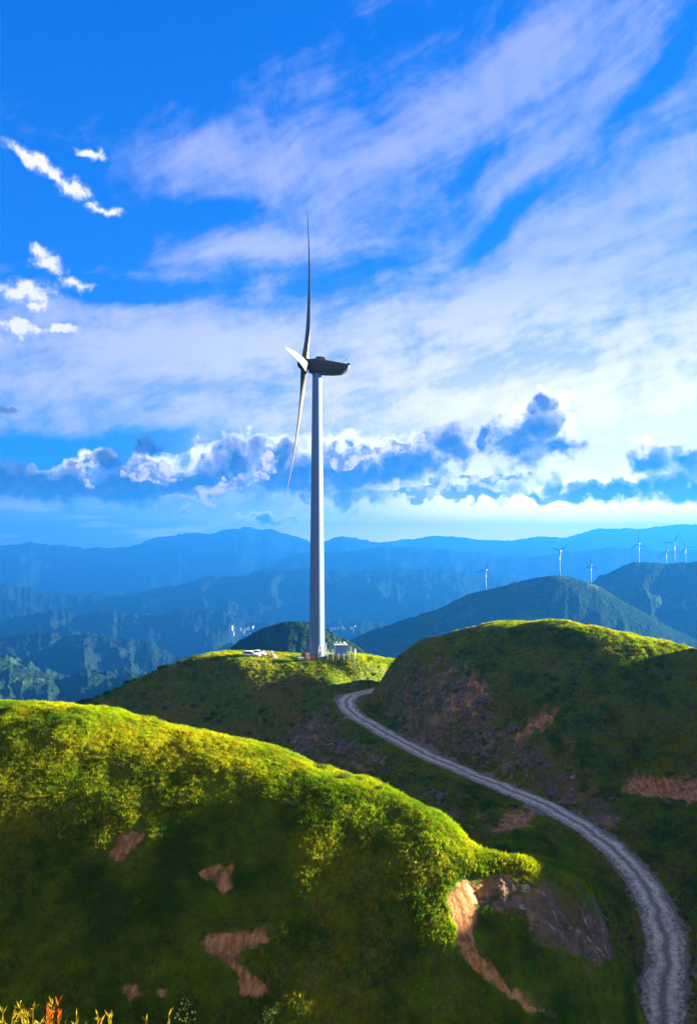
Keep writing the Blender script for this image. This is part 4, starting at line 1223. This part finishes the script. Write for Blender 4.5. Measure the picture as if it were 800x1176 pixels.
NAMED = [  # px, py of the foot, radius, distance range, label
    (366, 884, .75, 45, 75, 'round dark shrub on the lit crest, uppermost of the row of four'),
    (395, 896, .72, 45, 75, 'round dark shrub on the lit crest, second from the top of the row of four'),
    (434, 908, .55, 45, 75, 'small round shrub on the lit crest, third from the top of the row of four'),
    (455, 922, .38, 45, 75, 'smallest shrub on the lit crest, lowest of the row of four'),
    (334, 930, .70, 45, 75, 'dark bush in the middle of the lit grass below the shrub row'),
    (215, 1166, 1.15, 44, 60, 'large dark shrub at the bottom edge left of the soil patches'),
    (310, 1172, 1.0, 44, 60, 'dark shrub at the bottom edge just below the long soil scar'),
    (22, 1168, .6, 44, 60, 'low dark bush above the tall orange seed heads'),
    (762, 742, .95, 130, 175, 'dark bush on the lit skyline of the right hill, left one of two'),
    (793, 749, .85, 130, 175, 'dark bush on the lit skyline of the right hill, right one of two'),
    (300, 820, 1.1, 140, 200, 'pale shrub on the dark slope below the turbine pad'),
    (205, 1100, .5, 44, 60, 'small bush left of the largest soil patch')]
for i, (px, py, r, y0, y1, lab) in enumerate(NAMED):
    p = hit(px, py, y0, y1)
    if p: shrub((p[0], p[1], p[2] - .08), r, i, lab, None, i * 1.7, .9)

ZONE = {}
def zone(label, group, r, rr, px, py):
    """add the size and the place within its own slope to a label"""
    x0, x1, y0, y1 = ZONE[group]
    f = (r - rr[0]) / (rr[1] - rr[0])
    size = 'small' if f < .33 else ('mid sized' if f < .72 else 'large')
    u, v = (px - x0) / (x1 - x0), (py - y0) / (y1 - y0)
    hor = ['far left', 'left', 'middle', 'right', 'far right'][int(min(4, max(0, u * 5)))]
    ver = ['top', 'upper', 'mid', 'lower', 'bottom'][int(min(4, max(0, v * 5)))]
    return size + ' ' + label + ', ' + hor + ' ' + ver + ' part'
ZONE.update({'bushes down the left edge of the turbine hill': (70, 225, 750, 820), 'bushes on the shaded slope under the turbine pad': (80, 440, 770, 860),
    'bushes on the face of the right hill': (440, 800, 715, 930), 'bushes in the valley along the road': (420, 800, 850, 1176), 'small bushes in the grass of the foreground hill': (0, 560, 820, 1176),
    'tiny bushes on the turbine pad': (220, 440, 748, 778), 'bushes on the bank right of the cabin': (410, 450, 750, 778),
    'boulders on the cliff above the road': (440, 700, 760, 950), 'boulders on the slope left of the road': (300, 460, 810, 900), 'stones on the landslide scar': (590, 710, 1000, 1100)})
def scatter_shrubs(n, region, rr, label, group, seed):
    q = random.Random(seed); made = 0; tries = 0
    while made < n and tries < n * 30:
        tries += 1
        x, y = region(q)
        px = CX + F * x / y
        if not (-30 < px < 830): continue
        j = int(np.searchsorted(rows, y)); i = int(np.searchsorted(cols, px))
        if SOILM[j, i] > .3 or RD[j, i] < 3.6: continue
        z = gz(x, y)
        r_ = q.uniform(*rr)
        py_ = HZ - F * z / y
        shrub((x, y, z - .08), r_, made, zone(label, group, r_, rr, px, py_), group, q.uniform(0, 6), q.uniform(.65, 1.0), False)
        made += 1
def line_region(pts, sp):
    def f(q):
        a, b = q.choice(list(zip(pts, pts[1:])))
        t_ = q.random()
        return a[0] + (b[0] - a[0]) * t_ + q.gauss(0, sp), a[1] + (b[1] - a[1]) * t_ + q.gauss(0, sp * 1.5)
    return f
# dark bushes along the falling left edge of the turbine hill
scatter_shrubs(46, line_region([(-41, 203), (-48, 202), (-56, 199), (-66, 194), (-74, 190)], 1.3), (.8, 1.6), 'dark bush on the turbine hill skyline', 'bushes down the left edge of the turbine hill', 5)
scatter_shrubs(62, lambda q: (q.uniform(-60, 2), q.uniform(170, 188)), (.5, 1.15), 'dark bush on the slope under the pad', 'bushes on the shaded slope under the turbine pad', 6)  # dark bushes massed here partly to stand in for shade on the slope
scatter_shrubs(72, lambda q: (q.uniform(10, 75), q.uniform(122, 168)), (.45, 1.15), 'dark bush on the right hill face', 'bushes on the face of the right hill', 7)
scatter_shrubs(24, lambda q: (q.uniform(0, 50), q.uniform(68, 135)), (.4, .9), 'low bush along the valley road', 'bushes in the valley along the road', 8)
scatter_shrubs(60, lambda q: (q.uniform(-34, 8), q.uniform(47, 70)), (.22, .55), 'dark bush on the foreground hill', 'small bushes in the grass of the foreground hill', 9)
scatter_shrubs(10, lambda q: (q.uniform(-38, 8), q.uniform(190, 214)), (.3, .55), 'bush in the lit grass of the pad', 'tiny bushes on the turbine pad', 10)
scatter_shrubs(16, lambda q: (q.uniform(5, 11), q.uniform(193, 209)), (.4, .9), 'bush on the lit bank beside the cabin', 'bushes on the bank right of the cabin', 12)

# boulders on the broken rock beside the road and on the slide
def rocks():
    meshes = []
    for i in range(5):
        m = MB(); m.ico((0, 0, 0), 1, 3, (1, .8, .6), .45, i * 7)
        for v in m.bm.verts:
            for ax_ in (Vector((.8, .5, .3)), Vector((-.5, .7, .5)), Vector((.1, -.9, .4)), Vector((-.7, -.4, .6))):
                d = v.co.dot(ax_.normalized())
                if d > .52: v.co -= ax_.normalized() * (d - .52) * .85
        me = bpy.data.meshes.new('boulder'); m.bm.to_mesh(me); m.bm.free(); me.materials.append(M['stone']); meshes.append(me)
    q = random.Random(2)
    def put(n, reg, rr, label, group):
        made = 0
        for _ in range(n * 40):
            if made >= n: break
            x, y = reg(q); px = CX + F * x / y
            if not (-20 < px < 820): continue
            j = int(np.searchsorted(rows, y)); i = int(np.searchsorted(cols, px))
            if ROCKM[j, i] < .4 or RD[j, i] < 3.2: continue
            r = rr[0] + (rr[1] - rr[0]) * q.random() ** 2.5
            o = bpy.data.objects.new('boulder', meshes[made % 5]); COL.objects.link(o)
            o.location = (x, y, gz(x, y) + .1 * r); o.rotation_euler = (q.uniform(-.4, .4), q.uniform(-.4, .4), q.uniform(0, 6)); o.scale = (r, r, r)
            tag(o, zone(label, group, r, rr, px, HZ - F * o.location.z / y), 'boulder', group); made += 1
    put(80, lambda q: (q.uniform(8, 45), q.uniform(118, 182)), (.25, 1.3), 'grey boulder on the cliff above the road', 'boulders on the cliff above the road')
    put(36, lambda q: (q.uniform(-20, 10), q.uniform(125, 180)), (.25, 1.1), 'grey boulder on the slope left of the road', 'boulders on the slope left of the road')
    put(40, lambda q: (q.uniform(11, 23), q.uniform(54, 68)), (.10, .35), 'grey stone on the landslide scar', 'stones on the landslide scar')
rocks()

scene.cycles.use_denoising = True
# ---- grass: uncountable, one object per cover
PROT = bpy.data.collections.new('grass_clumps')
def tuft(n, h, spread, w, seed, mt, lean=.5):
    q = random.Random(seed); V, Fc = [], []
    for i in range(n):
        a = q.uniform(0, 6.283); r = spread * math.sqrt(q.random()); x, y = r * math.cos(a), r * math.sin(a)
        hh = h * q.uniform(.55, 1.1); la = q.uniform(0, 6.283); ln = lean * q.uniform(.2, 1) * hh
        fa = q.uniform(0, 6.283); wx, wy = w * math.cos(fa), w * math.sin(fa)
        k = len(V)
        V += [(x - wx, y - wy, -.06), (x + wx, y + wy, -.06),
              (x + wx * .8 + ln * .35 * math.cos(la), y + wy * .8 + ln * .35 * math.sin(la), hh * .55), (x - wx * .8 + ln * .35 * math.cos(la), y - wy * .8 + ln * .35 * math.sin(la), hh * .55),
              (x + ln * math.cos(la), y + ln * math.sin(la), hh)]
        Fc += [(k, k + 1, k + 2, k + 3), (k + 3, k + 2, k + 4)]
    me = bpy.data.meshes.new('clump'); me.from_pydata(V, [], Fc); me.materials.append(mt)
    return me
protos = [tuft(22, .34, .26, .020, 1, M['grass']), tuft(18, .34, .32, .024, 2, M['grass'], .8), tuft(26, .40, .22, .018, 3, M['grass'], .4), tuft(20, .28, .36, .030, 4, M['grass'], .9)]
for i, me in enumerate(protos):
    o = bpy.data.objects.new('clump_%02d' % i, me); PROT.objects.link(o)

def grass(name, label, pts, scl, seed):
    n = len(pts); r = np.random.RandomState(seed)
    me = bpy.data.meshes.new(name); me.vertices.add(n); me.vertices.foreach_set('co', np.asarray(pts, np.float32).ravel())
    a = me.attributes.new('scl', 'FLOAT', 'POINT'); a.data.foreach_set('value', np.asarray(scl, np.float32))
    a = me.attributes.new('rot', 'FLOAT_VECTOR', 'POINT'); v = np.zeros((n, 3), np.float32); v[:, 2] = r.uniform(0, 6.28, n); v[:, :2] = r.normal(0, .15, (n, 2)); a.data.foreach_set('vector', v.ravel())
    a = me.attributes.new('idx', 'INT', 'POINT'); a.data.foreach_set('value', r.randint(0, 4, n).astype(np.int32))
    o = bpy.data.objects.new(name, me); COL.objects.link(o)
    ng = bpy.data.node_groups.new(name + '_nodes', 'GeometryNodeTree')
    ng.interface.new_socket('Geometry', in_out='INPUT', socket_type='NodeSocketGeometry')
    ng.interface.new_socket('Geometry', in_out='OUTPUT', socket_type='NodeSocketGeometry')
    N = ng.nodes.new; Lk = ng.links.new
    gi, go = N('NodeGroupInput'), N('NodeGroupOutput')
    ip = N('GeometryNodeInstanceOnPoints'); ci = N('GeometryNodeCollectionInfo')
    ci.inputs['Collection'].default_value = PROT; ci.inputs['Separate Children'].default_value = True; ci.inputs['Reset Children'].default_value = True
    def na(nm, ty):
        q = N('GeometryNodeInputNamedAttribute'); q.data_type = ty; q.inputs['Name'].default_value = nm
        return [s_ for s_ in q.outputs if s_.enabled and s_.name == 'Attribute'][0]
    ip.inputs['Pick Instance'].default_value = True
    Lk(gi.outputs[0], ip.inputs['Points']); Lk(ci.outputs[0], ip.inputs['Instance'])
    Lk(na('idx', 'INT'), ip.inputs['Instance Index'])
    er = N('FunctionNodeEulerToRotation'); Lk(na('rot', 'FLOAT_VECTOR'), er.inputs[0]); Lk(er.outputs[0], ip.inputs['Rotation'])
    Lk(na('scl', 'FLOAT'), ip.inputs['Scale']); Lk(ip.outputs[0], go.inputs[0])
    md = o.modifiers.new('grass', 'NODES'); md.node_group = ng
    return tag(o, label, 'grass', None, 'stuff')

def gz_arr(x, y):
    cc = CX + F * x / y
    j = np.clip(np.searchsorted(rows, y) - 1, 0, len(rows) - 2); i = np.clip(np.searchsorted(cols, cc) - 1, 0, len(cols) - 2)
    fu = (cc - cols[i]) / (cols[i + 1] - cols[i]); fv = (y - rows[j]) / (rows[j + 1] - rows[j])
    lerp = lambda A: (A[j, i] * (1 - fu) + A[j, i + 1] * fu) * (1 - fv) + (A[j + 1, i] * (1 - fu) + A[j + 1, i + 1] * fu) * fv
    return lerp(ZZ), lerp(SOILM), lerp(ROCKM), lerp(RD)

def sow(n, x0, x1, y0, y1, smin, smax, seed, keep=None, rock_lim=.45, pxr=(-60, 860)):
    r = np.random.RandomState(seed)
    x, y = r.uniform(x0, x1, n), r.uniform(y0, y1, n)
    px = CX + F * x / y
    m = (px > pxr[0]) & (px < pxr[1])
    x, y = x[m], y[m]
    z, so_, ro, rd = gz_arr(x, y)
    clump = fbm(x / 1.6, y / 1.6, 3, seed + 5)
    m = ((so_ + 1.0 * clump < .50) | (so_ < .04)) & ((ro * .75 + 1.1 * clump < rock_lim) | (ro < .04)) & (rd > 2.5 + .6 * clump) & (clump > -2)
    if keep is not None: m &= keep(x, y, z)
    x, y, z, clump = x[m], y[m], z[m], clump[m]
    s_ = (smin + (smax - smin) * r.rand(len(x)) ** 1.5) * (1 + .7 * clump)
    return np.stack([x, y, z], 1), s_

p, s_ = sow(280000, -46, 24, 43, 80, .38, .95, 1)
grass('grass', 'long yellow green grass covering the foreground hill', p, s_, 1)
p, s_ = sow(150000, -6, 75, 66, 180, .55, 1.3, 2, lambda x, y, z: (y > 80) | (x > 15))
grass('grass', 'rough dark grass covering the right hill and the valley slopes', p, s_, 2)
p, s_ = sow(80000, -85, 14, 135, 222, .6, 1.3, 3, lambda x, y, z: (y > 188.5) | (np.random.RandomState(5).rand(len(x)) < .3))  # thinned below the pad so the darker ground stands in for shade
grass('grass', 'golden green grass on the turbine pad and the slopes below it', p, s_, 3)
r_ = np.random.RandomState(8)
kx, ky = r_.uniform(-7, 7, 9000), r_.uniform(-3, 5, 9000)
m_ = ky > 1.05
kz = np.where(m_, gz_arr(kx, np.maximum(ky, 1.06))[0], knoll(kx, ky))
grass('grass', 'short green grass on the hilltop on the near knoll', np.stack([kx, ky, kz], 1), r_.uniform(.25, .5, 9000), 4)

# tall grass tips at the bottom left corner
def tall_grass(px, py_tip, Y, kind, label, seed):
    q = random.Random(seed)
    x, _, ztip = at(px, py_tip, Y)
    z0 = gz(x, Y)
    H = ztip - z0
    root = empty('tall_grass', (x, Y, z0)); tag(root, label, 'grass plant')
    m = MB(); sd = MB()
    def leaf(bmx, p, d, ln, w):
        d = d.normalized(); b = d.cross(Vector((q.gauss(0, 1), q.gauss(0, 1), q.gauss(0, 1)))).normalized()
        V = [bmx.bm.verts.new(v) for v in (p, p + d * ln * .5 + b * w, p + d * ln, p + d * ln * .5 - b * w)]
        bmx.bm.faces.new(V)
    nst = 2 if kind == 'thin' else (4 if kind == 'plume' else 3)
    for i in range(nst):
        hh = H * (1 if i == 0 else q.uniform(.86, .98)); a = q.uniform(0, 6.28); ln = (.0 if i == 0 else (.035 if kind == 'seed' else .10)) * H
        top = Vector((math.cos(a) * ln, math.sin(a) * ln, hh))
        m.tube([(0, 0, -.05), (top.x * .3, top.y * .3, hh * .5), tuple(top)], [.003, .0024, .0012], 5)
        n = 20 if kind == 'seed' else (16 if kind == 'plume' else 9)
        for k in range(n):
            f = q.uniform(.84, 1.0) if kind != 'seed' else q.uniform(.87, 1.0)
            p0 = Vector((top.x * f, top.y * f, hh * f))
            dd = Vector((q.gauss(0, 1), q.gauss(0, 1), 1.6 if kind != 'seed' else 2.2))
            leaf(sd, p0, dd, q.uniform(.014, .034), q.uniform(.0016, .003))
    for i in range(7):
        a = q.uniform(0, 6.28)
        leaf(m, Vector((0, 0, 0)), Vector((math.cos(a) * .5, math.sin(a) * .5, 1)), H * q.uniform(.5, .85), .006)
    m.build('stalks', M['straw'], root)
    sd.build('seed_head', M['seed'] if kind == 'seed' else M['straw'], root)
    return root
TG = [(3, 1157, 'plume', 'yellow grass plume at the extreme left edge'), (14, 1166, 'thin', 'thin yellow grass stalk beside the extreme left plume'), (38, 1154, 'plume', 'tall yellow grass plume left of the orange seed heads'),
      (32, 1166, 'plume', 'leaning yellow grass tuft just left of the orange seed heads'), (55, 1152, 'seed', 'upright orange seed head, left one of the pair'), (67, 1151, 'seed', 'leaning orange red seed head, right one of the pair'),
      (88, 1166, 'thin', 'thin pale grass loop right of the orange seed heads'), (112, 1162, 'plume', 'bright yellow grass plume in the middle of the bottom row'), (128, 1160, 'thin', 'thin feathery grass tip beside the middle plume'),
      (168, 1172, 'thin', 'short green grass tip right of the middle plume'), (194, 1163, 'thin', 'pale feathery grass tip at the right end of the bottom row')]
for i, (px, py, kind, lab) in enumerate(TG):
    tall_grass(px, py, 2.35 + .25 * ((i * 37) % 5) / 4, kind, lab, 50 + i)
